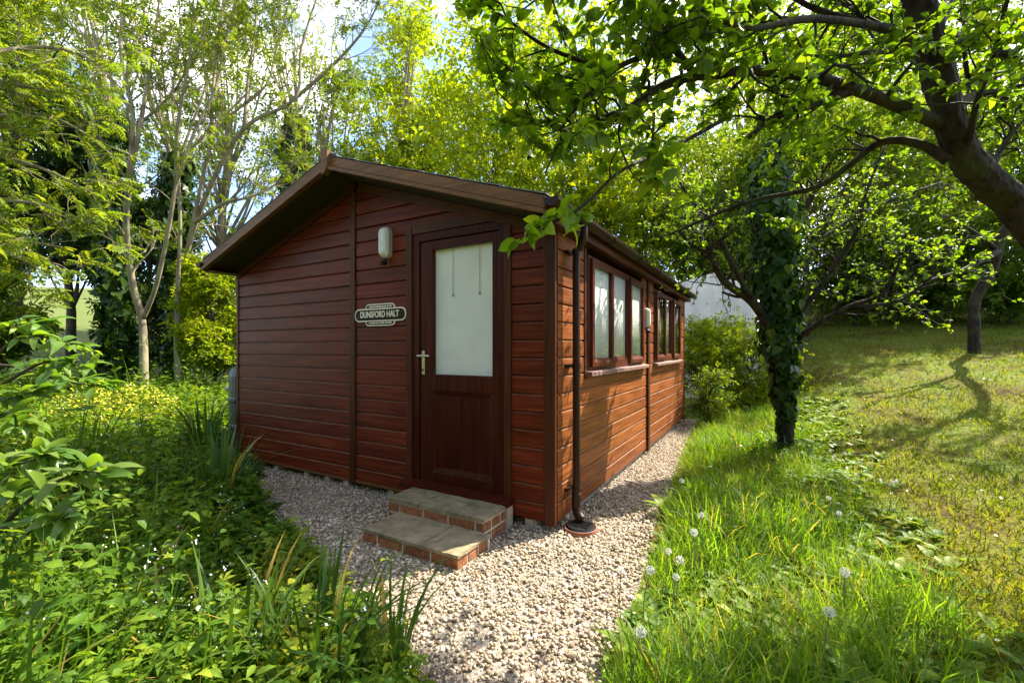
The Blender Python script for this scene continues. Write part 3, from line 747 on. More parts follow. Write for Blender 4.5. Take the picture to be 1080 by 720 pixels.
                Geo().prism([(.0185, ya, za), (.034, ya, za), (.034, ya, za + .012), (.021, ya, za + .05), (.0185, ya, za + .05)], [(.0185, yb, za), (.034, yb, za), (.034, yb, za + .012), (.021, yb, za + .05), (.0185, yb, za + .05)]).build('glazing_bead', M['window'], wn_)
        Geo().prism([(0, a - .04, 1.117), (.085, a - .04, 1.104), (.085, a - .04, 1.070), (.0, a - .04, 1.070)], [(0, b + .10, 1.117), (.085, b + .10, 1.104), (.085, b + .10, 1.070), (.0, b + .10, 1.070)]).build('window_sill', M['sill'], wn_, bevel=.003)
        # blinds hanging close behind each light (window nearest the door), curtains in the other
        for k in range(3):
            ya, yb = cs[k] + .024, cs[k + 1] - .024; xb = (.006 if k == 1 else .026) if wi == 0 else -.02; ny = 24; V = []; F = []
            for i, y in enumerate(np.linspace(ya, yb, ny)):
                dx = (.0012 if wi == 0 else .008) * math.sin(i * 1.7 + k) + .001 * math.sin(i * .5)
                V += [(xb + dx, y, z0 + .04), (xb + dx, y, z1 - .04)]
            F = [(2 * i, 2 * i + 2, 2 * i + 3, 2 * i + 1) for i in range(ny - 1)]
            o = mk('blind' if wi == 0 else 'curtain', V, F, M['blind' if wi == 0 else 'net'], wn_, smooth=True); m = o.modifiers.new('t', 'SOLIDIFY'); m.thickness = .003
    # --- what the cabin stands on
    for x in (-3.62, -3.22, -2.72, -2.40, -2.13, -1.55, -.185):
        bx(x - .034, x + .034, -.014, .11, .002, .0725).build('foundation_block', M['block'], c, bevel=.005)
    for k in range(7):
        bx(-.14, -.012, .25 + k * .82, .33 + k * .82, .002, .079).build('foundation_block', M['block'], c, bevel=.005)
    bx(-W_ + .05, -.16, .13, .24, .0, .045).build('foundation_beam', M['concrete'], c, bevel=.006)
    bx(-.10, -.02, .36, L_ - .1, .0, .050).build('foundation_beam', M['concrete'], c, bevel=.006)
    return c


def build_steps():
    rng = np.random.default_rng(4)
    t = thing('brick_steps', (-.7, -.42, 0), 'two low brick steps topped with stone slabs below the cabin door', 'steps')
    up, lo = (-1.165, -.312, -.415, -.132), (-1.045, -.258, -.765, -.417)
    Geo().box(up[0] + .004, up[1] - .004, up[2] + .004, up[3], .0, .1565).box(lo[0] + .004, lo[1] - .004, lo[2] + .004, lo[3] + .007, .0, .0745).build('mortar_core', M['mortar'], t)
    def brick(x0, x1, y0, y1, z0, z1):
        j = rng.uniform(-.0015, .0015, 2)
        Geo().box(x0, x1, y0 + j[0], y1, z0, z1).build('brick', M['brick'], t, bevel=.003)
    def course(R, z0, off, front=True, right=True, left=True):
        x0, x1, y0, y1 = R; bl, dp, gp, hb = .213, .10, .013, .060
        x = x0 - off
        while x < x1 - .02:
            a, b = max(x, x0), min(x + bl, x1)
            if b - a > .03: brick(a, b, y0, y0 + dp, z0, z0 + hb)
            x += bl + gp
        for sd in ((1, right), (0, left)):
            if not sd[1]: continue
            y = y0 + dp + gp
            while y < y1 - .02:
                b = min(y + (bl if off == 0 else .10), y1)
                if sd[0]: brick(x1 - dp, x1, y, b, z0, z0 + hb)
                else: brick(x0, x0 + dp, y, b, z0, z0 + hb)
                y = b + gp
    course(lo, .008, .09); course(up, .010, .0); course(up, .084, .11)
    def slab(x0, x1, y0, y1, z0, z1):
        nx, ny = 12, 6; V = []; F = []
        xs, ys = np.linspace(x0, x1, nx), np.linspace(y0, y1, ny)
        for zz in (z1, z0):
            for i, x in enumerate(xs):
                for k, y in enumerate(ys):
                    e = (i in (0, nx - 1)) or (k in (0, ny - 1))
                    jx, jy = (rng.normal(0, .0025, 2) if e else (0, 0))
                    V.append((x + jx, y + jy, zz + (rng.normal(0, .0018) - (.004 if e else 0) if zz == z1 else 0)))
        n = nx * ny
        for i in range(nx - 1):
            for k in range(ny - 1):
                a = i * ny + k; F += [(a, a + ny, a + ny + 1, a + 1), (n + a, n + a + 1, n + a + ny + 1, n + a + ny)]
        ring = [i * ny for i in range(nx)] + [(nx - 1) * ny + k for k in range(1, ny)] + [i * ny + ny - 1 for i in range(nx - 2, -1, -1)] + [k for k in range(ny - 2, 0, -1)]
        for q in range(len(ring)):
            a, b = ring[q], ring[(q + 1) % len(ring)]; F.append((a, n + a, n + b, b))
        mk('stone_slab', V, F, M['slab'], t)
    xm = up[0] + .30; slab(up[0] - .008, xm - .004, up[2] - .008, up[3] - .002, .157, .184); slab(xm + .004, up[1] + .008, up[2] - .008, up[3] - .002, .157, .183)
    xm = lo[0] + .50; slab(lo[0] - .008, xm - .004, lo[2] - .008, lo[3] - .003, .075, .099); slab(xm + .004, lo[1] + .008, lo[2] - .008, lo[3] - .003, .075, .098)


def rounded(x0, x1, z0, z1, r, n=5):
    out = []
    for cx, cz, a0 in ((x1 - r, z0 + r, -90), (x1 - r, z1 - r, 0), (x0 + r, z1 - r, 90), (x0 + r, z0 + r, 180)):
        for i in range(n + 1):
            a = math.radians(a0 + 90 * i / n); out.append((cx + r * math.cos(a), cz + r * math.sin(a)))
    return out


def build_fittings():
    # bulkhead lamp on the gable
    def lamp(o, e_u, e_n, label, sc=1.):
        P = lambda u, n, z: np.array(o) + np.array(e_u) * u * sc + np.array(e_n) * n * sc + np.array([0, 0, z * sc])
        t = thing('bulkhead_lamp', o, label, 'wall lamp', 'oval wall lamps on the cabin')
        b0 = rounded(-.06, .06, -.15, .15, .05); b1 = rounded(-.056, .056, -.145, .145, .05); f0 = rounded(-.044, .044, -.13, .13, .042); f1 = rounded(-.03, .03, -.11, .11, .028)
        Geo().prism([P(u, .0, z) for u, z in b0], [P(u, .045, z) for u, z in b1]).build('lamp_body', M['lampgrey'], t)
        g = Geo(); g.prism([P(u, .0455, z) for u, z in b1], [P(u, .075, z) for u, z in f0]); g.prism([P(u, .0752, z) for u, z in f0], [P(u, .09, z) for u, z in f1]); g.build('diffuser', M['diffuser'], t)
        Geo().tube([P(0, .02, -.15), P(0, .03, -.175), P(.0, .055, -.19)], .013, 8).tube([P(0, .035, -.185), P(0, .085, -.205)], [.024, .018], 12).build('motion_sensor', M['black'], t)
    lamp((-1.575, -.022, 2.215), (1, 0, 0), (0, -1, 0), 'pale oval wall lamp with black sensor on the gable beside the door', .92)
    lamp((.022, 2.555, 1.66), (0, 1, 0), (1, 0, 0), 'white wall lamp between the two windows on the cabin side', .8)
    # name sign
    t = thing('name_sign', (-1.66, -.02, 1.594), 'black and cream railway style name sign on the gable wall', 'sign')
    x0, x1, zc = -1.974, -1.346, 1.594
    def plate(R, r, y0, y1, name, m): 
        q = rounded(*R, r); Geo().prism([(x, y0, z) for x, z in q], [(x, y1, z) for x, z in q]).build(name, m, t)
    plate((x0 + .135, x1 - .135, zc - .098, zc + .098), .04, -.022, -.034, 'sign_border', M['cream'])
    plate((x0 + .145, x1 - .145, zc - .088, zc + .088), .032, -.0342, -.037, 'sign_face', M['signblack'])
    plate((x0, x1, zc - .058, zc + .058), .056, -.030, -.0385, 'sign_border', M['cream'])
    plate((x0 + .011, x1 - .011, zc - .047, zc + .047), .046, -.0387, -.0415, 'sign_face', M['signblack'])
    cu = bpy.data.curves.new('lettering', 'FONT'); cu.body = 'DUNSFORD HALT'; cu.size = .096; cu.align_x = 'CENTER'; cu.align_y = 'CENTER'; cu.extrude = .0015; cu.offset = .0016
    cu.space_character = .98
    tmp = bpy.data.objects.new('lettering_curve', cu); me = bpy.data.meshes.new_from_object(tmp); bpy.data.objects.remove(tmp); me.materials.append(M['cream'])
    o = link(bpy.data.objects.new('lettering', me), t); o.location = (0, -.0235, 0.002); o.rotation_euler = (math.pi / 2, 0, 0); o.scale = (.62, .80, 1)
    r = np.random.default_rng(3)
    for s in (1, -1):                     # two lines of lettering too small to read
        x = x0 + .185; g = Geo()
        while x < x1 - .19:
            w = r.uniform(.012, .03); z = zc + s * .0725; g.box(x, x + w, -.0395, -.0372, z - .006, z + .006); x += w + r.uniform(.004, .012)
        g.build('small_lettering', M['cream'], t)
    # drain under the downpipe
    t = thing('drain_gully', (.16, .13, 0), 'round black drain cover with terracotta rim under the downpipe', 'drain')
    c = np.array([.155, .135, 0]); a = np.linspace(0, 2 * np.pi, 24, endpoint=False)
    ring = lambda r, z: [tuple(c + np.array([r * math.cos(q), r * math.sin(q), z])) for q in a]
    Geo().prism(ring(.125, .0), ring(.118, .034)).build('rim', M['terracotta'], t)
    Geo().prism(ring(.108, .0345), ring(.10, .048)).build('cover', M['black'], t)
    for k in range(5): Geo().box(c[0] - .07, c[0] + .07, c[1] - .055 + k * .026, c[1] - .045 + k * .026, .0485, .054).build('grate_bar', M['black'], t)
    # water butt behind the left corner
    t = thing('water_butt', (-4.36, .42, 0), 'dark green plastic water butt behind the left corner of the cabin', 'water butt')
    prof = [(.24, .0), (.27, .04), (.275, .25), (.285, .27), (.285, .30), (.275, .32), (.285, .58), (.295, .60), (.295, .63), (.285, .65), (.285, .9), (.26, 1.0), (.17, 1.05)]
    b = (-4.36, .42); V = []; F = []; k = 28
    for r_, z in prof: V += [(b[0] + r_ * math.cos(q), b[1] + r_ * math.sin(q), z + .05) for q in np.linspace(0, 2 * np.pi, k, endpoint=False)]
    for i in range(len(prof) - 1): F += [(i * k + j, i * k + (j + 1) % k, (i + 1) * k + (j + 1) % k, (i + 1) * k + j) for j in range(k)]
    F += [tuple(range(k))[::-1], tuple(range((len(prof) - 1) * k, len(prof) * k))]
    mk('barrel', V, F, M['butt'], t, smooth=False)
    n = np.array([-.55, -.835, 0.]); p = np.array([b[0], b[1], .80]) + n * .285
    Geo().tube([p, p + n * .03], .03, 10).build('overflow_cap', M['white'], t)
    Geo().tube([(b[0], b[1], 1.098), (b[0], b[1], 1.125)], [.18, .16], 20).build('lid', M['butt'], t)


build_ground(); build_cabin(); build_steps(); build_fittings(); build_gravel()


# ------------------------------------------------------------------ vegetation helpers
def ground_px(px, py, dz=0., tmax=60):    # where the line of sight through a photo pixel meets the ground (+dz)
    d = RIGHT * (px - CXP) / FPX + FWD + UP * (HZ - py) / FPX
    t = np.linspace(.3, tmax, 6000); P = CAM + t[:, None] * d
    k = np.argmax(P[:, 2] < H(P[:, 0], P[:, 1]) + dz); p = P[k].copy(); p[2] = H(p[0], p[1]); return p, t[k]


def depth_base(px, D):
    p = CAM + D * (RIGHT * (px - CXP) / FPX + FWD); p[2] = H(p[0], p[1]); return p


def unit(v): v = np.asarray(v, float); return v / (np.linalg.norm(v) + 1e-9)


def perp(rng, d):
    a = np.cross(d, rng.normal(size=3)); return unit(a)


def grow(rng, p, d, L, r, lvl, wd, tw, up=.08, wig=.22, nch=(5, 6, 5), ang=(.6, 1.1), lf=.6, sides=6, rmin=.0025, skip=None):
    n = 5; d = unit(d); P = [np.asarray(p, float)]
    for i in range(n):
        d = unit(d + rng.normal(0, wig, 3) + np.array([0, 0, up])); P.append(P[-1] + d * L / n)
    P = np.array(P)
    if skip is not None and skip(P): return
    R = np.maximum(np.linspace(r, r * .35, n + 1), rmin); wd.tube(P, R, max(3, sides), False)
    if lvl == 0: tw.append(P); return
    for k in range(nch[lvl - 1]):
        t = rng.uniform(.25, 1) * n; i = min(int(t), n - 1); q = P[i] + (P[i + 1] - P[i]) * (t - i)
        tg = unit(P[i + 1] - P[i]); a = rng.uniform(*ang); dd = tg * math.cos(a) + perp(rng, tg) * math.sin(a)
        grow(rng, q, dd, L * lf * rng.uniform(.7, 1.2) * (1 - .3 * t / n), max(R[i] * .55, rmin), lvl - 1, wd, tw, up, wig, nch, ang, lf, max(3, sides - 2), rmin, skip)


def limb(rng, pts, r0, r1, wd, tw, nsub, L, lvl=1, t0=.2, sides=8, gap=None, **kw):
    P = smooth_path(pts, 5); R = np.linspace(r0, r1, len(P)); wd.tube(P, R, sides)
    for k in range(nsub):
        i = int(rng.uniform(t0, .999) * (len(P) - 1)); tg = unit(P[i + 1] - P[i]); a = rng.uniform(.5, 1.2)
        grow(rng, P[i], tg * math.cos(a) + perp(rng, tg) * math.sin(a), L * rng.uniform(.6, 1.3), max(R[i] * .4, .004), lvl, wd, tw, **kw)
    tw.append(P[-6:])
    return P


def twig_leaves(rng, fol, temps, twigs, per, size, upw=.8, spread=1., var=(.2, .9), droop=.0, whorl=1, tmin=.15):
    Ps = []; Ts = []
    for P in twigs:
        for k in range(per):
            t = (tmin + (1 - tmin) * rng.random()) * (len(P) - 1); i = min(int(t), len(P) - 2)
            q = P[i] + (P[i + 1] - P[i]) * (t - i); tg = unit(P[i + 1] - P[i])
            for w in range(whorl): Ps.append(q); Ts.append(tg)
    if not Ps: return
    Ps = np.array(Ps); Ts = np.array(Ts); n = len(Ps)
    D = Ts * .55 + rng.normal(0, .6 * spread, (n, 3)); D[:, 2] -= droop
    N = rng.normal(0, .55, (n, 3)) + np.array([0, 0, upw])
    S = size * rng.uniform(.55, 1.2, n); v = rng.uniform(*var, n); k = rng.integers(0, len(temps), n)
    for i, T in enumerate(temps):
        q = k == i; fol.scatter(T, Ps[q], N[q], D[q], S[q], v[q])


def add_ivy(rng, fol, path, rad, n, size, low=1.):
    path = np.asarray(path); i = (rng.random(n) ** low) * (len(path) - 1.001); k = i.astype(int); f = (i - k)[:, None]
    P = path[k] * (1 - f) + path[k + 1] * f; r = np.interp(i, np.arange(len(path)), rad)
    a = rng.uniform(0, 2 * np.pi, n); O = np.stack([np.cos(a), np.sin(a), rng.normal(0, .25, n)], -1)
    P = P + O * (r * rng.uniform(.65, 1.12, n) * (1 + .22 * np.sin(3 * a + i * 2.3) + .16 * np.sin(i * 1.1 + a)))[:, None]
    D = np.stack([rng.normal(0, .5, n), rng.normal(0, .5, n), -np.ones(n)], -1)
    fol.scatter(HEART, P, O + rng.normal(0, .35, (n, 3)), D, size * rng.gamma(6, 1 / 6, n).clip(.35, 1.9), np.clip(rng.beta(2, 3, n), 0, 1))


def bg_tree(name, label, cat, group, px, D, top, bot, rx, mat, ncl, nsp, size, seed, bark='barkdark', dense=False, sig=.17, trunk=True, twigs=3, limb_r=.5):
    rng = np.random.default_rng(seed); base = depth_base(px, D); c = at(px, (top + bot) / 2, D); k = D / FPX
    R = np.array([rx * k, rx * k * .85, (bot - top) / 2 * k]); root = thing(name, tuple(base), label, cat, group)
    u = rng.normal(size=(ncl, 3)); u /= np.linalg.norm(u, axis=1)[:, None]; C = c + u * R * (rng.uniform(.25, 1, ncl) ** .45)[:, None]
    C[:, 2] = np.maximum(C[:, 2], H(C[:, 0], C[:, 1]) + .25)
    wd = Geo(); tr = Geo(); h = c[2] - base[2] + R[2] * .35; r0 = max(.035, .022 * h * limb_r * 2)
    n = 8; P = [base - np.array([0, 0, .1]) + (np.array([c[0], c[1], c[2] + R[2] * .35]) - base) * t + rng.normal(0, .05 * R[0] * t, 3) * [1, 1, 0] for t in np.linspace(0, 1, n)]
    tr.tube(P, np.linspace(r0, r0 * .3, n), 8)
    for q in C:
        j = int(np.clip((q[2] - base[2]) / h * .6 * n, 1, n - 2)); s = P[j]; m = (s + q) / 2 + rng.normal(0, .1 * R[0], 3) + np.array([0, 0, -.06 * R[2]])
        wd.tube(smooth_path([s, m, q], 4), np.linspace(r0 * .32, r0 * .06 + .004, 9), 4, False)
        for t in range(twigs):
            e = q + unit(rng.normal(size=3) + (q - c) / (R + 1e-6) * .7 + [0, 0, .5]) * sig * R[0] * rng.uniform(.8, 2.0); wd.tube([q, (q + e) / 2 + rng.normal(0, .03 * R[0], 3), e], [.006 * D / 8, .005 * D / 8, .003 * D / 8], 3, False)
    f = Fol(); w = rng.uniform(.4, 1.6, ncl); w /= w.sum(); ci = rng.choice(ncl, nsp, p=w)
    off = rng.normal(size=(nsp, 3)) * (sig * R[0]) * np.array([1, 1, .7]); Q = C[ci] + off
    Q[:, 2] = np.maximum(Q[:, 2], H(Q[:, 0], Q[:, 1]) + .05)
    Dv = off / (sig * R[0]) * .8 + rng.normal(0, .6, (nsp, 3)) + [0, 0, .25]; N = rng.normal(0, .6, (nsp, 3)) + [0, 0, 1]
    cv = rng.uniform(-.22, .22, ncl); v = np.clip(rng.uniform(.15, .85, nsp) + cv[ci], 0, 1); kk = rng.integers(0, 4, nsp); TT = SPRIGS_DENSE if dense else SPRIGS
    for i in range(4):
        q = kk == i; f.scatter(TT[i], Q[q], N[q], Dv[q], size * rng.uniform(.6, 1.3, q.sum()), v[q])
    if trunk:
        tr.build('trunk', M[bark], root, smooth=True); wd.build('branches', M[bark], root)
    else:
        tr.V += []; b = len(tr.V); wd.add(tr.V, tr.F); wd.build('stems', M[bark], root)
    f.build('crown' if trunk else 'foliage', LF[mat], root)
    return root


PALM = (lambda V, F: T_(V, F))(*(lambda q: ([v for l in q for v in l], [f for i in range(len(q)) for f in ((4 * i, 4 * i + 1, 4 * i + 2), (4 * i, 4 * i + 2, 4 * i + 3))]))(
    [[(0, .15, 0), (math.sin(a) * L * .55 + math.cos(a) * .13, .15 + math.cos(a) * L * .55 - math.sin(a) * .13, .05), (math.sin(a) * L, .15 + math.cos(a) * L, -.06), (math.sin(a) * L * .55 - math.cos(a) * .13, .15 + math.cos(a) * L * .55 + math.sin(a) * .13, .05)]
     for a, L in ((0, .85), (.8, .72), (-.8, .72), (1.7, .55), (-1.7, .55))]))


# ------------------------------------------------------------------ named trees
def lumpy(g, k, amp):                     # gnarled bark on a tube of k sides: swellings, plates and furrows
    V = np.array(g.V); n = len(V) // k; C = V[:n * k].reshape(n, k, 3).mean(1); O = V - np.repeat(C, k, 0); R = np.linalg.norm(O, axis=1); O /= R[:, None] + 1e-9
    x, y, z = V.T; q = np.tile(np.arange(k) / k * 2 * np.pi, n); u = np.repeat(np.arange(n), k) * 1.
    d = .5 * np.sin(2 * q + u * .13) * np.cos(u * .21) + .35 * np.sin(x * 23 + z * 17) * np.cos(y * 21 - z * 13)
    fur = np.sin(9 * q + 1.5 * np.sin(u * .33) + .7 * np.sin(u * .9 + q)) * .5 + np.sin(17 * q - 1.2 * np.sin(u * .5)) * .25 + .35 * np.sin(u * 1.35 + 3 * np.sin(3 * q))
    g.V = [tuple(v) for v in V + O * (amp * d + amp * .38 * fur)[:, None]]


def roof_gap(P):                          # the photograph shows the roof slope clear of twigs
    d = P[-1] - CAM; k = d @ FWD
    if k < .3: return True
    px, py = CXP + FPX * (d @ RIGHT) / k, HZ - FPX * d[2] / k
    return (px < 645 and py > 168) or (px < 505 and py > 60) or (px < 800 and py > 235) or px < 478


def build_apple():
    rng = np.random.default_rng(21)
    base = np.array([3.1, 1.08, 0.]); base[2] = H(base[0], base[1])
    t = thing('apple_tree', tuple(base), 'leaning apple tree with mossy trunk arching in from the right edge', 'tree')
    tk = Geo(); wd = Geo(); tw = []
    P = smooth_path([base + [0, 0, -.1], base + [-.03, .0, .5], at(1150, 335, 2.5), at(1080, 228, 2.5), at(1040, 190, 2.45), at(1010, 150, 2.4), at(990, 80, 2.35), at(968, 0, 2.3), at(952, -90, 2.3), at(930, -220, 2.4)], 22)
    R = np.interp(np.linspace(0, 1, len(P)), [0, .3, .45, .6, .8, 1], [.14, .080, .074, .068, .062, .045]) * (1 + .04 * np.sin(np.arange(len(P)) * .4)); tk.tube(P, R, 56, False)
    lumpy(tk, 56, .012); tk.build('trunk', M['bark'], t, smooth=True)
    kw = dict(up=.03, wig=.28, nch=(4, 4), lf=.55, rmin=.0018, skip=roof_gap)
    A = lambda *q: [at(*z) for z in q]
    limb(rng, A((1000, 135, 2.4), (955, 115, 2.32), (905, 95, 2.2), (860, 82, 2.1), (800, 75, 2.0), (734, 80, 1.9), (691, 95, 1.85), (663, 115, 1.8), (627, 128, 1.75), (605, 142, 1.72), (572, 128, 1.7), (514, 131, 1.68)), .034, .004, wd, tw, 38, .34, 1, .12, **kw)
    limb(rng, A((900, 94, 2.2), (850, 112, 2.15), (815, 125, 2.1), (790, 145, 2.05)), .03, .008, wd, tw, 7, .3, 1, **kw)
    limb(rng, A((734, 80, 1.9), (700, 40, 1.85), (691, 53, 1.8), (645, 75, 1.72), (614, 107, 1.66), (590, 138, 1.62)), .016, .005, wd, tw, 8, .24, 1, **kw)
    limb(rng, A((645, 75, 1.72), (581, 52, 1.66), (535, 21, 1.6), (500, -5, 1.6)), .009, .003, wd, tw, 7, .22, 1, **kw)
    limb(rng, A((600, 142, 1.72), (590, 150, 1.7), (575, 183, 1.68)), .006, .003, wd, tw, 3, .12, 0, **kw)
    limb(rng, A((760, 128, 2.0), (720, 150, 1.85), (691, 163, 1.7), (651, 183, 1.55), (611, 220, 1.42), (555, 246, 1.36)), .010, .0035, wd, tw, 4, .14, 0, .3, **kw)
    limb(rng, A((690, 120, 1.8), (688, 160, 1.5), (692, 190, 1.35)), .006, .003, wd, tw, 4, .14, 0, **kw)
    limb(rng, A((1000, 170, 2.4), (970, 152, 2.45), (930, 150, 2.5), (895, 175, 2.6), (860, 198, 2.7), (800, 210, 2.8), (760, 224, 2.9), (705, 248, 3.0)), .026, .007, wd, tw, 14, .34, 1, **kw)
    limb(rng, A((985, 60, 2.36), (945, 35, 2.4), (900, 22, 2.4), (850, 5, 2.4), (800, -30, 2.4)), .026, .010, wd, tw, 14, .4, 1, **kw)
    limb(rng, A((995, 40, 2.5), (1030, 45, 2.7), (1090, 68, 2.9), (1150, 60, 3.1)), .038, .02, wd, tw, 12, .45, 1, **kw)
    limb(rng, A((1020, 165, 2.4), (1030, 110, 2.2), (1048, 60, 2.1), (1060, 10, 2.0), (1075, -40, 2.0)), .016, .006, wd, tw, 10, .3, 1, **kw)
    limb(rng, A((960, -30, 2.3), (880, -60, 2.1), (780, -60, 1.9), (700, -30, 1.8), (620, -20, 1.7), (540, -25, 1.6)), .04, .008, wd, tw, 34, .38, 1, **kw)
    limb(rng, A((960, -60, 2.3), (1000, -120, 2.0), (1050, -100, 1.8), (1120, -40, 1.8)), .03, .01, wd, tw, 12, .4, 1, **kw)
    limb(rng, A((940, 30, 2.3), (860, 20, 1.9), (790, 30, 1.7), (740, 10, 1.6)), .02, .006, wd, tw, 14, .34, 1, **kw)
    for q, r0, ns in ((((985, 40, 2.4), (1000, -10, 2.7), (960, -20, 3.1), (900, 10, 3.4), (850, 40, 3.6)), .03, 16), (((1000, 120, 2.45), (1040, 95, 2.8), (1075, 110, 3.2), (1110, 100, 3.6)), .028, 14),
                      (((990, 90, 2.4), (960, 60, 2.8), (920, 55, 3.2), (870, 60, 3.5), (820, 45, 3.7)), .028, 16), (((1040, 190, 2.5), (1060, 150, 2.8), (1085, 120, 3.0)), .02, 10)):
        limb(rng, A(*q), r0, .008, wd, tw, int(ns * 1.5), .5, 1, .2, **kw)
    wd.build('branches', M['bark'], t, smooth=True)
    tw = [P for P in tw if not roof_gap(P)]
    f = Fol(); twig_leaves(rng, f, OV, tw, 6, .056, upw=.9, spread=.9, var=(.1, .95), droop=.15, whorl=2)
    # spur of leaves hanging in front of the eaves
    for (px, py, D, n) in ((572, 238, 1.38, 13), (590, 225, 1.38, 9), (552, 252, 1.36, 5), (608, 222, 1.42, 6), (692, 190, 1.35, 9), (696, 160, 1.4, 8), (705, 215, 1.4, 4), (600, 243, 1.40, 4)):
        p = at(px, py, D); D_ = rng.normal(0, .8, (n, 3)) + [-.2, -.1, -.25]
        f.scatter(OV[0], p + rng.normal(0, .012, (n, 3)), rng.normal(0, .5, (n, 3)) + [0, -.3, .8], D_, .074 * rng.uniform(.5, 1.3, n), rng.uniform(.4, 1, n))
    f.build('crown', LF['apple'], t, smooth=True)


def build_ivy_tree():
    rng = np.random.default_rng(33); base, D = ground_px(828, 480)
    t = thing('ivy_clad_tree', tuple(base), 'ivy covered tree trunk standing in the long grass right of the cabin', 'tree')
    k = D / 5.; A = lambda *q: [at(z[0], z[1], D * z[2]) for z in q]; wd = Geo(); tk = Geo(); tw = []
    P = smooth_path([base - [0, 0, .1]] + A((829, 440, 1), (826, 400, 1), (822, 330, 1), (816, 250, 1), (812, 190, 1.0), (816, 150, 1.0)), 6)
    tk.tube(P, np.linspace(.085, .05, len(P)) * k, 12); tk.build('trunk', M['bark'], t, smooth=True)
    kw = dict(up=.05, wig=.3, nch=(5, 4), lf=.6)
    for q, r0, r1, ns in ((((812, 345, 1), (793, 318, .97), (764, 297, .95), (749, 269, .93), (731, 258, .92), (716, 244, .9)), .055, .016, 10),
                          (((795, 318, .97), (786, 304, .95), (764, 262, .93), (749, 231, .92), (737, 222, .9), (715, 190, .88)), .035, .010, 10),
                          (((749, 269, .93), (742, 248, .93), (739, 225, .95)), .02, .008, 4),
                          (((840, 362, 1), (850, 350, .98), (894, 324, .94), (929, 311, .92), (945, 285, .92), (953, 262, .92)), .035, .010, 9),
                          (((894, 324, .94), (949, 317, .9), (985, 290, .88), (1007, 274, .87)), .020, .007, 8),
                          (((840, 335, 1), (844, 330, .98), (883, 278, .95), (905, 240, .93), (912, 208, .92), (935, 150, .92)), .035, .010, 10),
                          (((835, 300, 1), (870, 250, 1.02), (930, 215, 1.05), (1000, 190, 1.06)), .03, .01, 8)):
        limb(rng, A(*q), r0 * k, r1 * k, wd, tw, int(ns * 1.9), .5 * k, 1, .25, **kw)
    # bare dead sticks poking out over the lawn
    for q in (((880, 330, .95), (910, 332, .9), (945, 329, .88), (972, 330, .87)), ((894, 324, .94), (930, 322, .9), (960, 308, .89), (990, 298, .88))):
        wd.tube(smooth_path(A(*q), 4), np.linspace(.010, .004, 13) * k, 5)
    wd.build('branches', M['bark'], t, smooth=True)
    f = Fol(); rad = np.interp(np.linspace(0, 1, len(P)), [0, .12, .25, .45, .6, .8, 1], [.05, .06, .085, .17, .24, .22, .07]) * k
    add_ivy(rng, f, P, rad, 6500, .068 * k, .62)
    n = 420; a = rng.uniform(0, 6.28, n); r = np.abs(rng.normal(0, .32, n)) + .05; gx, gy = base[0] + r * np.cos(a), base[1] + r * np.sin(a)
    f.scatter(HEART, np.stack([gx, gy, H(gx, gy) + rng.uniform(.03, .16, n)], -1), rng.normal(0, .5, (n, 3)) + [0, 0, 1], rng.normal(0, 1, (n, 3)), rng.uniform(.03, .075, n), rng.uniform(.1, .9, n)); f.build('ivy', LF['ivy'], t)
    f = Fol(); twig_leaves(rng, f, [L4], tw, 3, .05 * k, upw=.7, var=(.2, 1), whorl=2); f.build('crown', LF['apple'], t)


def build_thin_tree():
    rng = np.random.default_rng(8); base, D = ground_px(1028, 372)
    t = thing('crooked_tree', tuple(base), 'thin crooked bare trunk growing from the lawn at the far right', 'tree')
    A = lambda *q: [at(z[0], z[1], D * z[2]) for z in q]; tk = Geo(); wd = Geo(); tw = []; k = D / FPX
    P = smooth_path([base - [0, 0, .1]] + A((1027, 340, 1), (1029, 315, 1), (1046, 285, .99), (1056, 250, .98), (1073, 225, .97), (1100, 180, .95), (1120, 110, .95)), 6)
    tk.tube(P, np.linspace(5.2, 3.6, len(P)) * k * (1 + .07 * np.sin(np.arange(len(P)) * 1.3)), 10); tk.build('trunk', M['bark'], t, smooth=True)
    kw = dict(up=.05, wig=.3, nch=(4, 4), lf=.6)
    limb(rng, A((1052, 265, .98), (1035, 275, .95), (1010, 287, .93), (980, 296, .92), (945, 318, .9)), 3.5 * k, .4 * k, wd, tw, 4, .5, 0, **kw)
    limb(rng, A((1050, 262, .98), (1025, 243, .96), (995, 228, .95)), 2.5 * k, .4 * k, wd, tw, 4, .5, 0, **kw)
    limb(rng, A((1110, 150, .95), (1090, 90, .95), (1050, 40, .95), (1010, 20, .95)), 4 * k, 1 * k, wd, tw, 9, .8, 1, **kw)
    limb(rng, A((1115, 120, .95), (1150, 60, .95), (1130, 0, .95)), 4 * k, 1 * k, wd, tw, 9, .8, 1, **kw)
    wd.build('branches', M['bark'], t, smooth=True)
    f = Fol(); twig_leaves(rng, f, [L4], tw, 9, .09, upw=.7, whorl=2); f.build('crown', LF['apple'], t)


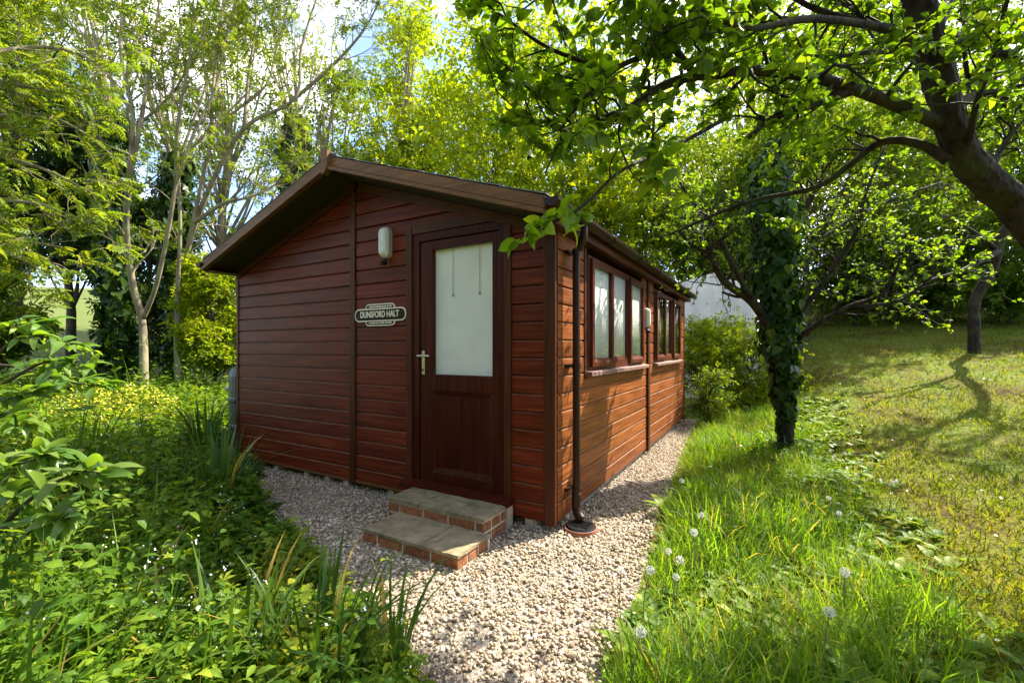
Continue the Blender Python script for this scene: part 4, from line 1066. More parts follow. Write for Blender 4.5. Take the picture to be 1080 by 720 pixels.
def build_ash():
    kw = dict(up=.10, wig=.16, nch=(4, 5), ang=(.4, .9), lf=.65, rmin=.0045)
    specs = [
        ('forked pale ash tree rising from the flower bed left of the cabin', 152, 8.0, .074,
         [((152, 395), (150, 340), (140, 300), (133, 240), (137, 180), (140, 120), (128, 60), (130, 0), (135, -80)),
          ((150, 338), (165, 300), (178, 240), (186, 195), (205, 140), (228, 90), (240, 30), (262, -40)),
          ((137, 190), (150, 120), (160, 60), (168, 0), (175, -60)), ((140, 120), (110, 70), (95, 20), (80, -40)),
          ((186, 195), (188, 130), (200, 60), (205, -10))], 41),
        ('ash tree with long curved boughs reaching up behind the cabin gable', 188, 9.2, .074,
         [((188, 392), (187, 330), (196, 270), (220, 201), (258, 135), (311, 104), (318, 50), (340, -20)),
          ((196, 270), (208, 215), (222, 154), (242, 123), (280, 91), (291, 53), (305, 0), (312, -60)),
          ((187, 310), (190, 240), (187, 165), (182, 100), (190, 30), (185, -50)),
          ((258, 135), (262, 80), (270, 20), (268, -50)), ((311, 104), (350, 70), (385, 30), (410, -20)),
          ((205, 235), (235, 215), (262, 208), (290, 195), (325, 165)), ((222, 154), (225, 90), (232, 30), (240, -40))], 42)]
    for label, px, D, r, paths, seed in specs:
        rng = np.random.default_rng(seed); base = depth_base(px, D)
        t = thing('ash_tree', tuple(base), label, 'tree', 'ash trees left of the cabin'); tk = Geo(); wd = Geo(); tw = []
        for i, q in enumerate(paths):
            pts = [at(a, b, D * (1 + .03 * math.sin(i * 2 + j))) for j, (a, b) in enumerate(q)]
            if i == 0: pts = [base - [0, 0, .1]] + pts
            rr = r if i == 0 else r * .55
            limb(rng, pts, rr, rr * .25, tk if i == 0 else wd, tw, 13, 1.15, 1, .35, **kw)
        tk.build('trunk', M['barkash'], t, smooth=True); wd.build('branches', M['barkash'], t, smooth=True)
        f = Fol(); twig_leaves(rng, f, [PIN], tw, 5, .24, upw=.6, spread=.7, var=(.2, 1), droop=.1, tmin=.4); f.build('crown', LF['ash'], t)
    # nearer ash hanging in from the left edge
    rng = np.random.default_rng(44); D = 5.2; base = depth_base(-150, D)
    t = thing('ash_tree', tuple(base), 'leafy ash hanging in from the left edge with feathery bright leaves', 'tree', 'ash trees left of the cabin')
    tk = Geo(); wd = Geo(); tw = []
    tk.tube(smooth_path([base - [0, 0, .1], at(-150, 250, D), at(-130, 100, D), at(-110, -50, D), at(-90, -200, D)], 5), np.linspace(.14, .05, 21), 10)
    for q in (((-145, 250), (-80, 240), (-20, 215), (40, 215), (90, 235)), ((-140, 180), (-60, 150), (10, 120), (70, 130), (120, 165)), ((-130, 120), (-50, 70), (30, 50), (90, 60), (130, 95)),
              ((-120, 40), (-40, 0), (40, -20), (110, 10)), ((-145, 280), (-90, 270), (-40, 262), (10, 268), (50, 290)), ((-110, -40), (-30, -60), (60, -50)), ((-60, 150), (0, 165), (50, 180), (100, 205)), ((-50, 70), (20, 90), (80, 100)), ((-80, 240), (-30, 250), (30, 255), (70, 262))):
        limb(rng, [at(a, b, D * (1 + .05 * math.sin(a * .05 + b))) for a, b in q], .035, .008, wd, tw, 10, .6, 1, .2, up=.0, wig=.25, nch=(3, 4), lf=.6, rmin=.004)
    tk.build('trunk', M['barkdark'], t, smooth=True); wd.build('branches', M['barkash'], t, smooth=True)
    f = Fol(); twig_leaves(rng, f, [PIN], tw, 5, .21, upw=1.0, spread=.7, var=(.3, 1), droop=.2); f.build('crown', LF['ash'], t)
    # ivy-clad trunks
    for label, px, D, top, w, seed in (('dark ivy covered trunk standing left of the forked ash tree', 120, 9.6, 120, 15, 51), ('ivy covered pollard trunk above the left slope of the cabin roof', 312, 13.0, 122, 13, 52),
                                       ('broad ivy covered trunk close behind the forked ash tree', 186, 10.6, 165, 13, 53)):
        rng = np.random.default_rng(seed); base = depth_base(px, D); k = D / FPX
        t = thing('ivy_tree', tuple(base), label, 'tree', 'ivy covered trunks behind the cabin')
        P = smooth_path([base - [0, 0, .1], at(px + 2, 300, D), at(px - 3, (300 + top) / 2, D), at(px + 1, top, D)], 8); tk = Geo(); tk.tube(P, np.linspace(w * .6, w * .45, len(P)) * k, 10)
        wd = Geo(); tw = []
        for j in range(9): grow(rng, P[-1 - j % 4], unit(rng.normal(0, .35, 3) + [0, 0, 1]), 3.2, .035, 1, wd, tw, up=.15, wig=.08, nch=(4,), ang=(.3, .6), lf=.5, rmin=.008)
        tk.build('trunk', M['barkdark'], t, smooth=True); wd.build('sprouts', M['barkash'], t)
        f = Fol(); add_ivy(rng, f, P, np.full(len(P), w * k * .95), 4200, .12); f.build('ivy', LF['ivy'], t)
        f = Fol(); twig_leaves(rng, f, SPRIGS, tw, 4, .22, var=(.3, 1)); f.build('crown', LF['ash'], t)


def build_background():
    B = bg_tree; G1 = 'trees behind the cabin'; G2 = 'trees on the right hand slope'; G3 = 'trees and bushes at the left'; G4 = 'bushes along the top of the lawn'
    B('broadleaf_tree', 'big yellow green tree glowing in sunlight directly behind the cabin roof', 'tree', G1, 545, 22, 40, 340, 150, 'lime', 90, 9000, .60, 61)
    B('broadleaf_tree', 'tall thin leaved tree between the ash boughs and the yellow green tree', 'tree', G1, 425, 25, 12, 300, 62, 'lime', 46, 3800, .58, 62, bark='barkash', twigs=7)
    B('broadleaf_tree', 'pale sunlit tree over the far end of the cabin gutter', 'tree', G1, 668, 17, 185, 370, 85, 'lime', 44, 4200, .44, 63)
    B('broadleaf_tree', 'bright leafy tree filling the gap behind the ivy clad trunk', 'tree', G2, 850, 13.5, 105, 300, 105, 'mid', 50, 3600, .36, 64)
    B('broadleaf_tree', 'tall green tree behind the leaning apple trunk', 'tree', G2, 980, 15, 95, 290, 95, 'mid', 50, 3600, .38, 65)
    B('broadleaf_tree', 'green tree cut off by the right edge above the crooked trunk', 'tree', G2, 1115, 13, 80, 300, 85, 'mid', 46, 3200, .36, 66)
    B('broadleaf_tree', 'light green tree seen between cabin gutter and ivy clad trunk', 'tree', G2, 755, 15, 130, 330, 62, 'mid', 36, 3600, .36, 67)
    B('broadleaf_tree', 'far tall tree rising above the ivy clad trunk into the apple boughs', 'tree', G2, 790, 24, -20, 300, 95, 'lime', 56, 4200, .62, 68)
    B('broadleaf_tree', 'far tall tree showing through the apple boughs left of the leaning trunk', 'tree', G2, 930, 24, -30, 300, 85, 'mid', 52, 4000, .62, 69)
    B('leafy_bush', 'light green bush behind the dead sticks at the top of the lawn', 'bush', G4, 905, 13.5, 225, 345, 55, 'mid', 30, 1900, .32, 71, trunk=False)
    B('leafy_bush', 'rounded green bush between the dead sticks and the crooked trunk', 'bush', G4, 975, 12.5, 210, 340, 55, 'mid', 30, 1800, .32, 72, trunk=False)
    B('leafy_bush', 'dense green bush behind the crooked trunk at the right edge', 'bush', G4, 1065, 11, 205, 350, 62, 'mid', 32, 2600, .30, 73, trunk=False)
    B('leafy_bush', 'dark shaded bush under the trees at the top of the lawn', 'bush', G4, 935, 16, 270, 345, 75, 'dark', 30, 1700, .38, 74, trunk=False)
    B('leafy_bush', 'low leafy bush at the far right corner of the cabin', 'bush', None, 748, 7.4, 385, 440, 16, 'mid', 12, 420, .14, 76, sig=.3, trunk=False)
    B('leafy_bush', 'sunlit tall weeds below the white shelter', 'bush', None, 792, 8.6, 346, 420, 36, 'lime', 26, 1700, .16, 77, sig=.3, trunk=False)
    B('leafy_bush', 'low bush between the cabin end and the white shelter', 'bush', None, 742, 9.6, 343, 410, 34, 'lime', 26, 1700, .17, 78, sig=.3, trunk=False)
    B('dark_tree', 'dark evergreen tree behind the feathery ash at the left', 'tree', G3, 75, 13.5, 110, 290, 50, 'dark', 40, 3400, .36, 81, dense=True)
    B('broadleaf_tree', 'tall green tree at the upper left corner', 'tree', G3, 15, 14, -70, 290, 85, 'mid', 56, 5600, .38, 82)
    B('leafy_bush', 'sunlit yellow green bush beside the left corner of the cabin', 'bush', G3, 226, 10, 268, 395, 36, 'lime', 26, 2600, .24, 83, trunk=False)
    B('leafy_bush', 'dark bush beneath the feathery ash at the left edge', 'bush', G3, -5, 9, 275, 380, 34, 'mid', 22, 1900, .26, 84, dense=True, trunk=False)
    B('dark_tree', 'dark leafy tree in shade behind the forked ash', 'tree', G3, 155, 14, 190, 390, 45, 'dark', 32, 3200, .36, 85, dense=True)
    B('broadleaf_tree', 'thin green tree showing sky between boughs left of the gable', 'tree', G3, 235, 17, -20, 330, 75, 'mid', 40, 2600, .36, 86, bark='barkash', twigs=6)
    B('broadleaf_tree', 'sparse young tree with bare twigs above the gable peak', 'tree', G1, 345, 20, 20, 300, 60, 'mid', 34, 1900, .40, 87, bark='barkash', twigs=9)
    # white shelter beyond the far corner
    b = depth_base(752, 11.5); t = thing('white_shelter', tuple(b), 'white sheeted shelter glimpsed beyond the far end of the cabin', 'shelter')
    top = at(752, 288, 11.5)[2]; h = top - b[2]; w = 1.15; e1 = RIGHT; e2 = FWD
    prof = [(-w, -.1), (-w, h * .62), (-w * .85, h * .82), (-w * .5, h * .95), (0, h), (w * .5, h * .95), (w * .85, h * .82), (w, h * .62), (w, -.1)]
    Geo().prism([b + e1 * u + UP * z for u, z in prof], [b + e1 * u + UP * z + e2 * 3 for u, z in prof]).build('sheeting', M['tent'], t)
    for u in (0,):
        z = np.interp(u, [p[0] for p in prof[1:-1]], [p[1] for p in prof[1:-1]]); Geo().tube([b + e1 * u - e2 * .02, b + e1 * u + UP * z - e2 * .02], .018, 6).build('seam', M['tent'], t)


# ------------------------------------------------------------------ grass, bed and small plants
def build_grass():
    rng = np.random.default_rng(91); f = Fol()
    n = 125000; x = rng.uniform(.35, 2.7, n); y = -2.3 + 10.5 * rng.random(n) ** 1.35
    edge = .80 - .10 * np.clip(y, -2, 6) * .75 + .07 * wob(x * 0, y, 2.3) ; edge = np.where(y < -.2, .80, edge)
    edge = np.interp(y, [-3, -1.9, -1.05, -.19, 1.03, 2.2, 3.4, 5.7, 9], [.98, .86, .767, .68, .547, .44, .34, .2, -.6]) + .05 * wob(y, y * .5, 2.5) + .02
    out = 2.0 + .28 * wob(y * .7, y, 1.1, 2) ; m = sstep(0, .10, x - edge) * (1 - sstep(-.35, .35, x - out))
    keep = (rng.random(n) < m) & (((x - CAM[0]) ** 2 + (y - CAM[1]) ** 2) > .75 ** 2); x, y = x[keep], y[keep]; n = len(x)
    hgt = (.10 + .30 * rng.random(n) ** 2.0) * (.75 + .35 * wob(x, y, 1.4, 1)) * np.interp(x - np.interp(y, [-2, 1, 6], [.8, .55, .2]), [0, .25, 1.2, 1.7], [.75, 1.1, .9, .45]); hgt = np.clip(hgt, .05, .5)
    P = np.stack([x, y, H(x, y) - .01], -1); a = rng.uniform(0, 2 * np.pi, n); N = np.stack([np.cos(a), np.sin(a), np.zeros(n)], -1)
    D = np.stack([rng.normal(0, .38, n), rng.normal(0, .38, n), np.ones(n)], -1); v = np.clip(rng.normal(.52, .22, n) + .2 * wob(x, y, 1.3, 4), 0, .93); v = np.where(rng.random(n) < .03, 1, v)
    k = rng.choice(4, n, p=[.2, .32, .28, .2])
    for i in range(4): q = k == i; f.scatter(BLADES[i], P[q], N[q], D[q], hgt[q], v[q], rng.uniform(.35, 1.15, q.sum()))
    tag(f.build('tall_grass', LF['blade'], kind='stuff'), 'long bright grass between the gravel and the mown lawn', 'grass'); print('tall grass', n)
    # broad weeds among the grass
    f = Fol(); n = 2200; x = .7 + 1.7 * rng.beta(1.4, 2.2, n); y = rng.uniform(-2., 6, n); ok = ~inpoly(x, y, GRAVEL) & (((x - CAM[0]) ** 2 + (y - CAM[1]) ** 2) > .8); x, y = x[ok], y[ok]
    for j in range(5):
        a = rng.uniform(0, 6.28, len(x)); D = np.stack([np.cos(a), np.sin(a), rng.uniform(.3, 1.4, len(x))], -1); N = np.stack([-np.cos(a) * .6, -np.sin(a) * .6, np.ones(len(x))], -1)
        f.scatter(L4, np.stack([x, y, H(x, y) + .01], -1), N, D, rng.uniform(.035, .11, len(x)), rng.uniform(.3, 1, len(x)), .8)
    tag(f.build('meadow_weeds', LF['comfrey'], kind='stuff'), 'broad leaved weeds scattered through the long grass', 'weeds')
    # lawn: short worn grass, thinner with distance
    f = Fol(); n = 95000; D_ = 1.5 + 15 * rng.random(n) ** 1.5; px = rng.uniform(740, 1250, n); p = CAM + D_[:, None] * (RIGHT * ((px - CXP) / FPX)[:, None] + FWD)
    x, y = p[:, 0], p[:, 1]; bare = wob(x, y, .9, 7) + .5 * wob(x, y, 2.7, 3); ok = (x > 1.5) & (rng.random(n) < np.clip(.75 - .45 * bare, .12, 1)); x, y, D_ = x[ok], y[ok], D_[ok]; n = len(x)
    P = np.stack([x, y, H(x, y) - .004], -1); a = rng.uniform(0, 2 * np.pi, n); N = np.stack([np.cos(a), np.sin(a), np.zeros(n)], -1)
    S = rng.uniform(.025, .075, n) * (1 + .06 * D_); v = np.clip(rng.normal(.45, .22, n) + .25 * wob(x, y, .8, 9), 0, 1)
    f.scatter(blade(.7, .12, 2), P, N, np.stack([rng.normal(0, .5, n), rng.normal(0, .5, n), np.ones(n)], -1), S, v, rng.uniform(.6, 1.4, n))
    tag(f.build('lawn_grass', LF['lawn'], kind='stuff'), 'short worn mossy grass of the sloping lawn', 'grass'); print('lawn', n)
    # fallen leaves and petals lying on lawn and grass
    f = Fol(); n = 170; x = rng.uniform(1.3, 5, n); y = rng.uniform(-1.5, 7, n); N, D = rand_frames(rng, n, .4)
    f.scatter(L4, np.stack([x, y, H(x, y) + .035], -1), N, D, rng.uniform(.012, .032, n), rng.uniform(.0, 1, n)); tag(f.build('fallen_petals', M['blossom'], kind='stuff'), 'white petals and daisies dotted over lawn and grass', 'petals')

    f = Fol(); n = 160; x = rng.uniform(-3.4, .8, n); y = rng.uniform(-1.7, 2.5, n); ok = inpoly(x, y, GRAVEL) & ~((x < .05) & (y > -.02)) & ~((x > -1.2) & (x < -.2) & (y > -.8) & (y < 0)); x, y = x[ok], y[ok]; n = len(x); N, D = rand_frames(rng, n, .6)
    f.scatter(L4, np.stack([x, y, np.full(n, .036)], -1), N, D, rng.uniform(.018, .05, n), .5); tag(f.build('dead_leaves', M['deadleaf'], kind='stuff'), 'small dry brown leaves lying on the gravel', 'dead leaves')


def in_bed(x, y):
    return ~inpoly(x, y, GRAVEL) & ~((x > -4.15) & (x < .2) & (y > -.15)) & ~((x > .25) & (y < -.9))


def bedheight(x, y, D):
    e = np.full(np.shape(x), 9.)
    for i in range(len(GRAVEL[:11]) - 1):
        a, b = np.array(GRAVEL[i]), np.array(GRAVEL[i + 1]); d = b - a; t = np.clip(((x - a[0]) * d[0] + (y - a[1]) * d[1]) / d.dot(d), 0, 1)
        e = np.minimum(e, np.hypot(x - a[0] - t * d[0], y - a[1] - t * d[1]))
    return (.12 + .24 * sstep(0, 1.1, e)) * (1 + .38 * wob(x, y, 1.1, 5) + .25 * wob(x, y, 3.1, 2)) * (1 + .05 * D), e


def build_bed():
    rng = np.random.default_rng(101); fc = Fol(); fl = Fol(); fw = Fol(); st = Fol()
    n = 5800; D_ = 1.12 + 9.4 * rng.random(n) ** 1.25; px = rng.uniform(-230, 470, n)
    p = CAM + D_[:, None] * (RIGHT * ((px - CXP) / FPX)[:, None] + FWD); x, y = p[:, 0], p[:, 1]
    ok = in_bed(x, y); x, y, D_ = x[ok], y[ok], D_[ok]; n = len(x); hh, e = bedheight(x, y, D_); gz = H(x, y)
    lemon = (wob(x, y, 1.6, 2.2) > .34) & (D_ < 3.6)
    ns = 4; pid = rng.random(n) + .25 * wob(x, y, 1.9, 6); tall = np.where(rng.random(n) < .14, rng.uniform(1.3, 1.9, n), 1.)
    for s in range(ns):
        az = rng.uniform(0, 2 * np.pi, n); dr = np.stack([np.cos(az), np.sin(az), np.zeros(n)], -1); lean = rng.uniform(.15, .9, n); L = hh * tall * rng.uniform(.6, 1.25, n)
        b = np.stack([x + rng.normal(0, .03, n), y + rng.normal(0, .03, n), gz], -1)
        q = b + dr * (L * lean * .5)[:, None] + UP * (L * .98)[:, None]; dq = q - b
        st.scatter(blade(.3, .02, 2), b, np.cross(dq, rng.normal(size=(n, 3))), dq, np.linalg.norm(dq, axis=1) * 1.02, .3)
        for j in range(7):
            t = (j + 1.2) / 7.6; pos = b + dr * (L * lean * .5 * t * t)[:, None] + UP * (L * t)[:, None]
            a2 = az + (j % 2) * math.pi + rng.normal(0, .7, n); ld = np.stack([np.cos(a2), np.sin(a2), rng.uniform(-.35, .5, n)], -1)
            N = rng.normal(0, .35, (n, 3)) + [0, 0, 1]; v = np.clip(rng.normal(.26 + .42 * t, .2, n) + .18 * wob(x, y, .9, 1), 0, 1)
            S = (.078 - .042 * t) * rng.uniform(.5, 1.35, n) * (1 + .09 * D_)
            m = ~lemon; near = m & (D_ < 2.3); far = m & ~near; lan = m & (pid < .32); pal = m & (pid > .78); far = far & ~lan & ~pal; fc.scatter(PALM, pos[pal], N[pal], ld[pal], S[pal] * 1.1, v[pal])
            near = near & ~pal; near = near & ~lan; ln = lan & (D_ < 2.3); lf_ = lan & ~ln; fc.scatter(LANCE3[j % 3], pos[ln], N[ln], ld[ln], S[ln] * 1.3, v[ln]); fc.scatter(L2, pos[lf_], N[lf_], ld[lf_], S[lf_] * 1.3, v[lf_], .65)
            fc.scatter(OV3[j % 3], pos[near], N[near], ld[near], S[near], v[near]); fc.scatter(L4 if j == 5 else L2, pos[far], N[far], ld[far], S[far], v[far], 1.25)
            fl.scatter(L4, pos[lemon], N[lemon], ld[lemon], S[lemon] * .62, v[lemon], 1.45)
        # drooping clusters of small white bells at some tips
        m = (~lemon) & (rng.random(n) < .10 * (wob(x, y, .8, 3.3) > -.1)) & (D_ < 7) & (D_ > 1.5)
        for c in range(6):
            k = m.sum(); fw.scatter(L2, q[m] + rng.normal(0, .022, (k, 3)) + [0, 0, .015], rng.normal(0, 1, (k, 3)), rng.normal(0, .5, (k, 3)) + [0, 0, -1], rng.uniform(.007, .015, k), .5)
    n2 = 5200; D2 = 1. + 4.5 * rng.random(n2) ** 1.3; px2 = rng.uniform(-200, 460, n2); p2 = CAM + D2[:, None] * (RIGHT * ((px2 - CXP) / FPX)[:, None] + FWD)
    x2, y2 = p2[:, 0], p2[:, 1]; ok = in_bed(x2, y2) & (wob(x2, y2, 1.3, 8) > -.5); x2, y2 = x2[ok], y2[ok]; n2 = len(x2); h2, _ = bedheight(x2, y2, D2[ok]); gb = Fol()
    a = rng.uniform(0, 2 * np.pi, n2); kk = rng.integers(0, 4, n2); NN = np.stack([np.cos(a), np.sin(a), np.zeros(n2)], -1); DD = np.stack([rng.normal(0, .3, n2), rng.normal(0, .3, n2), np.ones(n2)], -1)
    for i in range(4): q_ = kk == i; gb.scatter(BLADES[i], np.stack([x2, y2, H(x2, y2)], -1)[q_], NN[q_], DD[q_], (h2 * rng.uniform(.8, 1.7, n2))[q_], np.where(rng.random(n2) < .12, 1, rng.uniform(.1, .8, n2))[q_], rng.uniform(.4, 1., q_.sum()))
    tag(gb.build('bed_grass', LF['blade'], kind='stuff'), 'thin grass blades growing up through the flower bed', 'grass')
    tag(fc.build('ground_cover', LF['comfrey'], kind='stuff', smooth=True), 'low leafy green ground cover filling the bed left of the gravel', 'ground cover')
    tag(fl.build('lemon_ground_cover', LF['lemon'], kind='stuff', smooth=True), 'yellow green round leaved patches in the flower bed', 'ground cover')
    tag(st.build('bed_stems', LF['comfrey'], kind='stuff'), 'thin green stems of the ground cover in the bed', 'stems')
    tag(fw.build('white_bell_flowers', M['blossom'], kind='stuff'), 'small white bell flowers over the ground cover', 'flowers'); print('bed', n)


def strap_clump(label, px, py, n, hgt, seed, spread=.10, w=1., mat='iris', dz=0., name='strap_leaf_clump', group='clumps of strap leaves in the bed'):
    rng = np.random.default_rng(seed); b, D = ground_px(px, py); t = thing(name, tuple(b), label, 'plant', group); f = Fol()
    k = rng.choice(4, n, p=[.25, .35, .25, .15]); a = rng.uniform(0, 6.28, n); r = spread * np.sqrt(rng.random(n))
    P = b + np.stack([r * np.cos(a), r * np.sin(a), np.zeros(n)], -1); P[:, 2] = H(P[:, 0], P[:, 1]) - .01
    N = np.stack([np.cos(a), np.sin(a), np.zeros(n)], -1); Dv = np.stack([np.cos(a) * .35 * rng.random(n), np.sin(a) * .35 * rng.random(n), np.ones(n)], -1) + rng.normal(0, .08, (n, 3))
    v = np.where(rng.random(n) < .06, 1, rng.uniform(.1, .9, n)); S = hgt * rng.uniform(.55, 1.1, n)
    for i in range(4): q = k == i; f.scatter(blade((.2, .5, .85, 1.2)[i], .042, 6), P[q], N[q], Dv[q], S[q], v[q], w * rng.uniform(.7, 1.2, q.sum()))
    f.build('leaves', LF[mat], t)


def build_clumps():
    strap_clump('dark green strap leaf clump at the left end of the gravel by the cabin corner', 232, 535, 80, .72, 201, .16, 1.1)
    strap_clump('upright strap leaf clump against the cabin corner behind the arching clump', 218, 490, 60, .85, 202, .16, 1.2)
    strap_clump('grassy clump at the bottom edge beside the gravel', 412, 725, 44, .52, 203, .10)
    strap_clump('tall thin grassy tuft at the bottom edge left of the gravel', 335, 735, 80, .56, 204, .20, .8)
    strap_clump('spiky grassy tuft at the bottom edge in the middle of the bed', 245, 745, 80, .60, 205, .2, .9)
    strap_clump('loose strap leaf tuft at the bottom left of the bed', 110, 750, 44, .58, 206, .22, 1.)
    # tall withered blade standing in the bed
    b, D = ground_px(170, 730); t = thing('withered_blade', tuple(b), 'single straw coloured withered blade standing up in the bed', 'leaf')
    top = at(163, 592, D * .98); P = smooth_path([b, (b + top) / 2 + [.03, 0, .02], top], 5); nn = unit(np.cross(top - b, FWD)); w = np.interp(np.linspace(0, 1, len(P)), [0, .2, .8, 1], [.004, .008, .009, .002])
    V = []; F = []
    for p, q in zip(P, w): V += [p - nn * q, p + FWD * .003, p + nn * q]
    for i in range(len(P) - 1): F += [(3 * i, 3 * i + 1, 3 * i + 4, 3 * i + 3), (3 * i + 1, 3 * i + 2, 3 * i + 5, 3 * i + 4)]
    mk('blade', V, F, M['straw'], t, smooth=True)
    # yellow spurge beneath the ash
    rng = np.random.default_rng(77)
    for label, px, D in (('yellow flowering spurge clump right of the other, below the forked ash', 146, 6.4), ('yellow flowering spurge clump nearer the left edge, below the ivy trunk', 92, 5.9)):
        b = depth_base(px, D); t = thing('yellow_spurge', tuple(b), label, 'plant', 'yellow spurge below the ash'); f = Fol(); g = Fol(); n = 80
        a = rng.uniform(0, 6.28, n); r = .55 * np.sqrt(rng.random(n)); P = b + np.stack([r * np.cos(a), r * np.sin(a), np.zeros(n)], -1); hh = .72 * (1 - .5 * (r / .55) ** 2) * rng.uniform(.8, 1.1, n)
        for j in range(12):
            z = hh * (.35 + .6 * j / 12); aa = rng.uniform(0, 6.28, n); g.scatter(LANCE[0], P + UP * z[:, None], rng.normal(0, .4, (n, 3)) + [0, 0, 1], np.stack([np.cos(aa), np.sin(aa), np.full(n, .3)], -1), rng.uniform(.05, .09, n), rng.uniform(.3, 1, n))
            f.scatter(ROUND[0], P + UP * hh[:, None] + rng.normal(0, .03, (n, 3)), rng.normal(0, .5, (n, 3)) + [0, 0, 1], rng.normal(0, 1, (n, 3)), rng.uniform(.02, .04, n), .5)
        g.build('foliage', LF['lemon'], t); f.build('flower_heads', M['yellow'], t)


def build_shrub():
    rng = np.random.default_rng(55); base = depth_base(-90, 1.75)
    t = thing('glossy_leaved_shrub', tuple(base), 'shrub with long glossy pale green leaves reaching in at the left edge', 'shrub'); wd = Geo(); f = Fol()
    b0 = base + [0, 0, 0]
    tws = [((-60, 640, 1.7), (-10, 570, 1.65), (40, 520, 1.6), (85, 498, 1.58), (112, 500, 1.56)), ((-10, 570, 1.65), (20, 565, 1.6), (50, 550, 1.55), (80, 545, 1.52)), ((-60, 560, 1.75), (-20, 500, 1.75), (25, 488, 1.72), (50, 480, 1.7)),
           ((-90, 520, 2.1), (-40, 440, 2.1), (20, 395, 2.1), (60, 380, 2.1), (100, 392, 2.1)), ((-40, 440, 2.1), (0, 370, 2.15), (45, 355, 2.2), (90, 372, 2.25)), ((-60, 470, 1.95), (-20, 420, 1.95), (15, 420, 1.95), (40, 410, 1.95)),
           ((-50, 480, 1.9), (-15, 445, 1.9), (12, 440, 1.88), (30, 452, 1.86)), ((-70, 420, 2.2), (-30, 370, 2.2), (10, 345, 2.2), (50, 340, 2.25)), ((-60, 400, 2.3), (0, 385, 2.3), (60, 400, 2.3), (110, 408, 2.35)), ((-60, 600, 1.7), (-20, 540, 1.7), (10, 520, 1.7), (38, 530, 1.68))]
    for q in tws:
        P = smooth_path([b0] + [at(*z) for z in q], 5); wd.tube(P, np.linspace(.014, .0025, len(P)), 6)
        n = 34; i = rng.uniform(.52, 1, n) ** .8 * (len(P) - 1.01); k = i.astype(int); pos = P[k] + (P[k + 1] - P[k]) * (i - k)[:, None]; tg = P[k + 1] - P[k]; tg /= np.linalg.norm(tg, axis=1)[:, None]
        D = tg * .7 + rng.normal(0, .5, (n, 3)) + [0, 0, .05]; N = rng.normal(0, .4, (n, 3)) + [0, 0, .9]; S = rng.uniform(.07, .125, n); kk = rng.integers(0, 3, n)
        for j in range(3): m = kk == j; f.scatter(LANCE[j], pos[m], N[m], D[m], S[m], rng.uniform(.2, 1, m.sum()), 1.15)
    wd.build('branches', M['barkdark'], t); f.build('leaves', LF['shrub'], t, smooth=True)


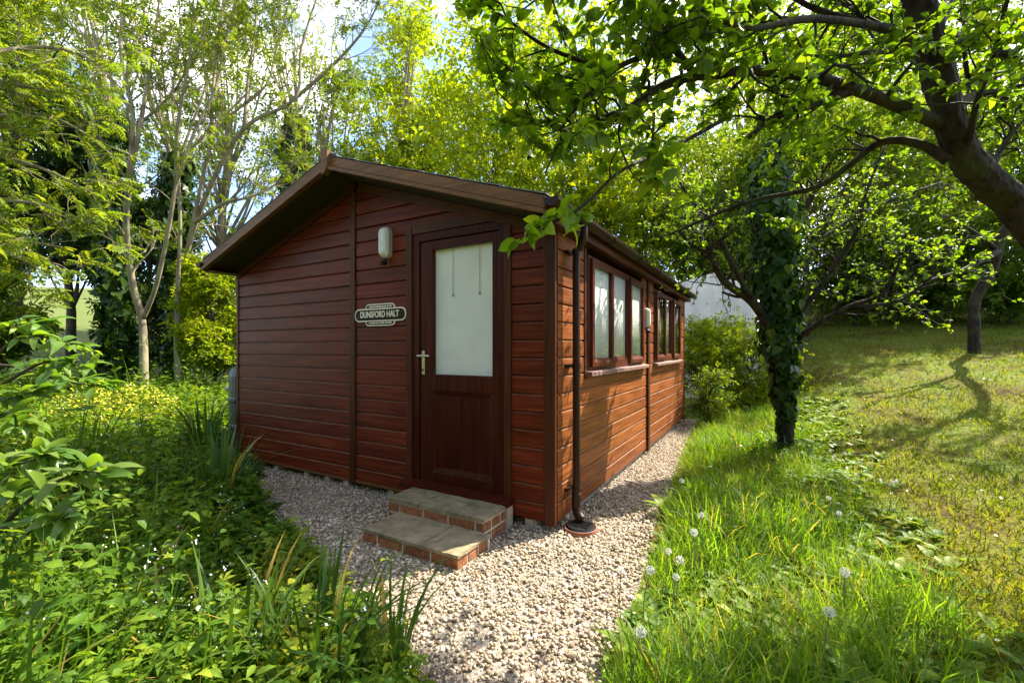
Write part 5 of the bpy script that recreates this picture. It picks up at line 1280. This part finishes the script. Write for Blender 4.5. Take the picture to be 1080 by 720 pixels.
def build_dandelions():
    rng = np.random.default_rng(66); f = Fol(); n = 95
    u = rng.normal(size=(n, 3)); u /= np.linalg.norm(u, axis=1)[:, None]; g = Geo(); V = []; F = []
    for d in u:                           # one seed: fine stalk and a starry tuft
        a = perp(rng, d); b = np.cross(d, a); c = len(V); V += [d * .18 + a * .012, d * .18 - a * .012, d * .78]; F.append((c, c + 1, c + 2))
        for k in range(5):
            q = k * 1.2566; e = a * math.cos(q) + b * math.sin(q); e2 = a * math.cos(q + .5) + b * math.sin(q + .5); c = len(V); V += [d * .76, d * .98 + e * .19, d * .98 + e2 * .10]; F.append((c, c + 1, c + 2))
    head = mesh_from('seed_head', np.array(V) * .0175, np.array(F)); head.materials.append(M['fluff'])
    cz = Geo().tube([(0, 0, -.004), (0, 0, 0), (0, 0, .004)], [.002, .0045, .002], 8); core = mesh_from('seed_core', cz.V, cz.F); core.materials.append(M['straw'])
    spots = [(874, 525, 'dandelion clock left of another near the lawn edge'), (885, 541, 'dandelion clock just below the one by the lawn edge'), (891, 603, 'dandelion clock alone in the middle of the long grass'), (705, 581, 'dandelion clock at the upper left of three by the gravel'),
             (717, 590, 'dandelion clock at the right of three by the gravel'), (713, 608, 'dandelion clock lowest of three by the gravel'), (686, 601, 'dandelion clock on the edge of the gravel left of the three'), (655, 601, 'dandelion clock leaning out over the gravel path'),
             (740, 543, 'dandelion clock highest in the grass beside the gravel bend'), (732, 561, 'dandelion clock below the highest one beside the gravel bend'), (719, 507, 'dandelion clock nearest the cabin side wall'), (676, 666, 'dandelion clock lowest in the picture beside the gravel'), (941, 508, 'dandelion clock on the mown side of the lawn edge'), (875, 645, 'dandelion clock in the lower middle of the long grass')]
    for px, py, label in spots:
        hgt = rng.uniform(.22, .32); b, D = ground_px(px, py, hgt); tip = at(px, py, D); b = b + [rng.normal(0, .02), rng.normal(0, .02), 0]
        t = thing('dandelion_clock', tuple(b), label, 'dandelion', 'dandelion clocks in the long grass')
        P = smooth_path([b - [0, 0, .02], (b + tip) / 2 + [rng.normal(0, .012), rng.normal(0, .012), 0], tip], 4)
        Geo().tube(P, np.linspace(.003, .002, len(P)), 5).build('stem', M['stem'], t)
        h = link(bpy.data.objects.new('seed_head', head), t); h.location = tip - b; h.rotation_euler = rng.uniform(0, 3, 3); h.scale = (rng.uniform(.85, 1.2),) * 3
        c = link(bpy.data.objects.new('seed_core', core), t); c.location = tip - b
    # dock plants with broad leaves
    for px, py, label, s, n in ((1000, 735, 'broad leaved dock plant at the bottom right corner', .15, 11), (905, 730, 'broad leaved dock plant at the bottom edge of the grass', .14, 10), (700, 545, 'large dock leaf plant on the gravel edge near the cabin wall', .20, 7), (670, 700, 'flat rosette of leaves on the gravel edge at the bottom', .16, 11), (945, 610, 'broad leaved plant on the edge of the mown lawn', .14, 7)):
        b, D = ground_px(px, py); t = thing('dock_plant', tuple(b), label, 'plant', 'dock plants in the grass'); f = Fol(); a = rng.uniform(0, 6.28, n)
        f.scatter(LANCE[2], np.repeat(b[None], n, 0) + rng.normal(0, .015, (n, 3)) * [1, 1, 0], np.stack([-np.cos(a), -np.sin(a), np.full(n, .7)], -1), np.stack([np.cos(a), np.sin(a), rng.uniform(.5, 2, n)], -1), s * rng.uniform(.7, 1.2, n), rng.uniform(.5, 1, n), 1.35)
        f.build('leaves', LF['comfrey'], t, smooth=True)


def build_unseen_wood():                  # unseen trees added behind the camera, cutting sky sheen on gable and door glass
    rng = np.random.default_rng(303); f = Fol(); n = 3000
    a = rng.uniform(math.radians(198), math.radians(352), n); r = rng.uniform(7.5, 12, n); x = CAM[0] + r * np.cos(a); y = CAM[1] + r * np.sin(a)
    top = 4.6 + 1.6 * wob(a * 3, a * 2, 1.4) ; z = H(x, y) + top * rng.random(n) ** .8
    P = np.stack([x, y, z], -1); N = rng.normal(0, .6, (n, 3)) + [0, 0, 1]; D = rng.normal(0, 1, (n, 3)) + [0, 0, .2]; k = rng.integers(0, 4, n)
    for i in range(4): q = k == i; f.scatter(SPRIGS_DENSE[i], P[q], N[q], D[q], rng.uniform(1., 1.6, q.sum()), rng.uniform(.2, .9, q.sum()))
    tag(f.build('unseen_woodland', LF['mid'], kind='stuff'), 'unseen trees added behind the camera to cut sky light on the gable', 'unseen_woodland')


build_unseen_wood(); build_background(); build_ash(); build_ivy_tree(); build_thin_tree(); build_apple()
build_grass(); build_bed(); build_clumps(); build_shrub(); build_dandelions()
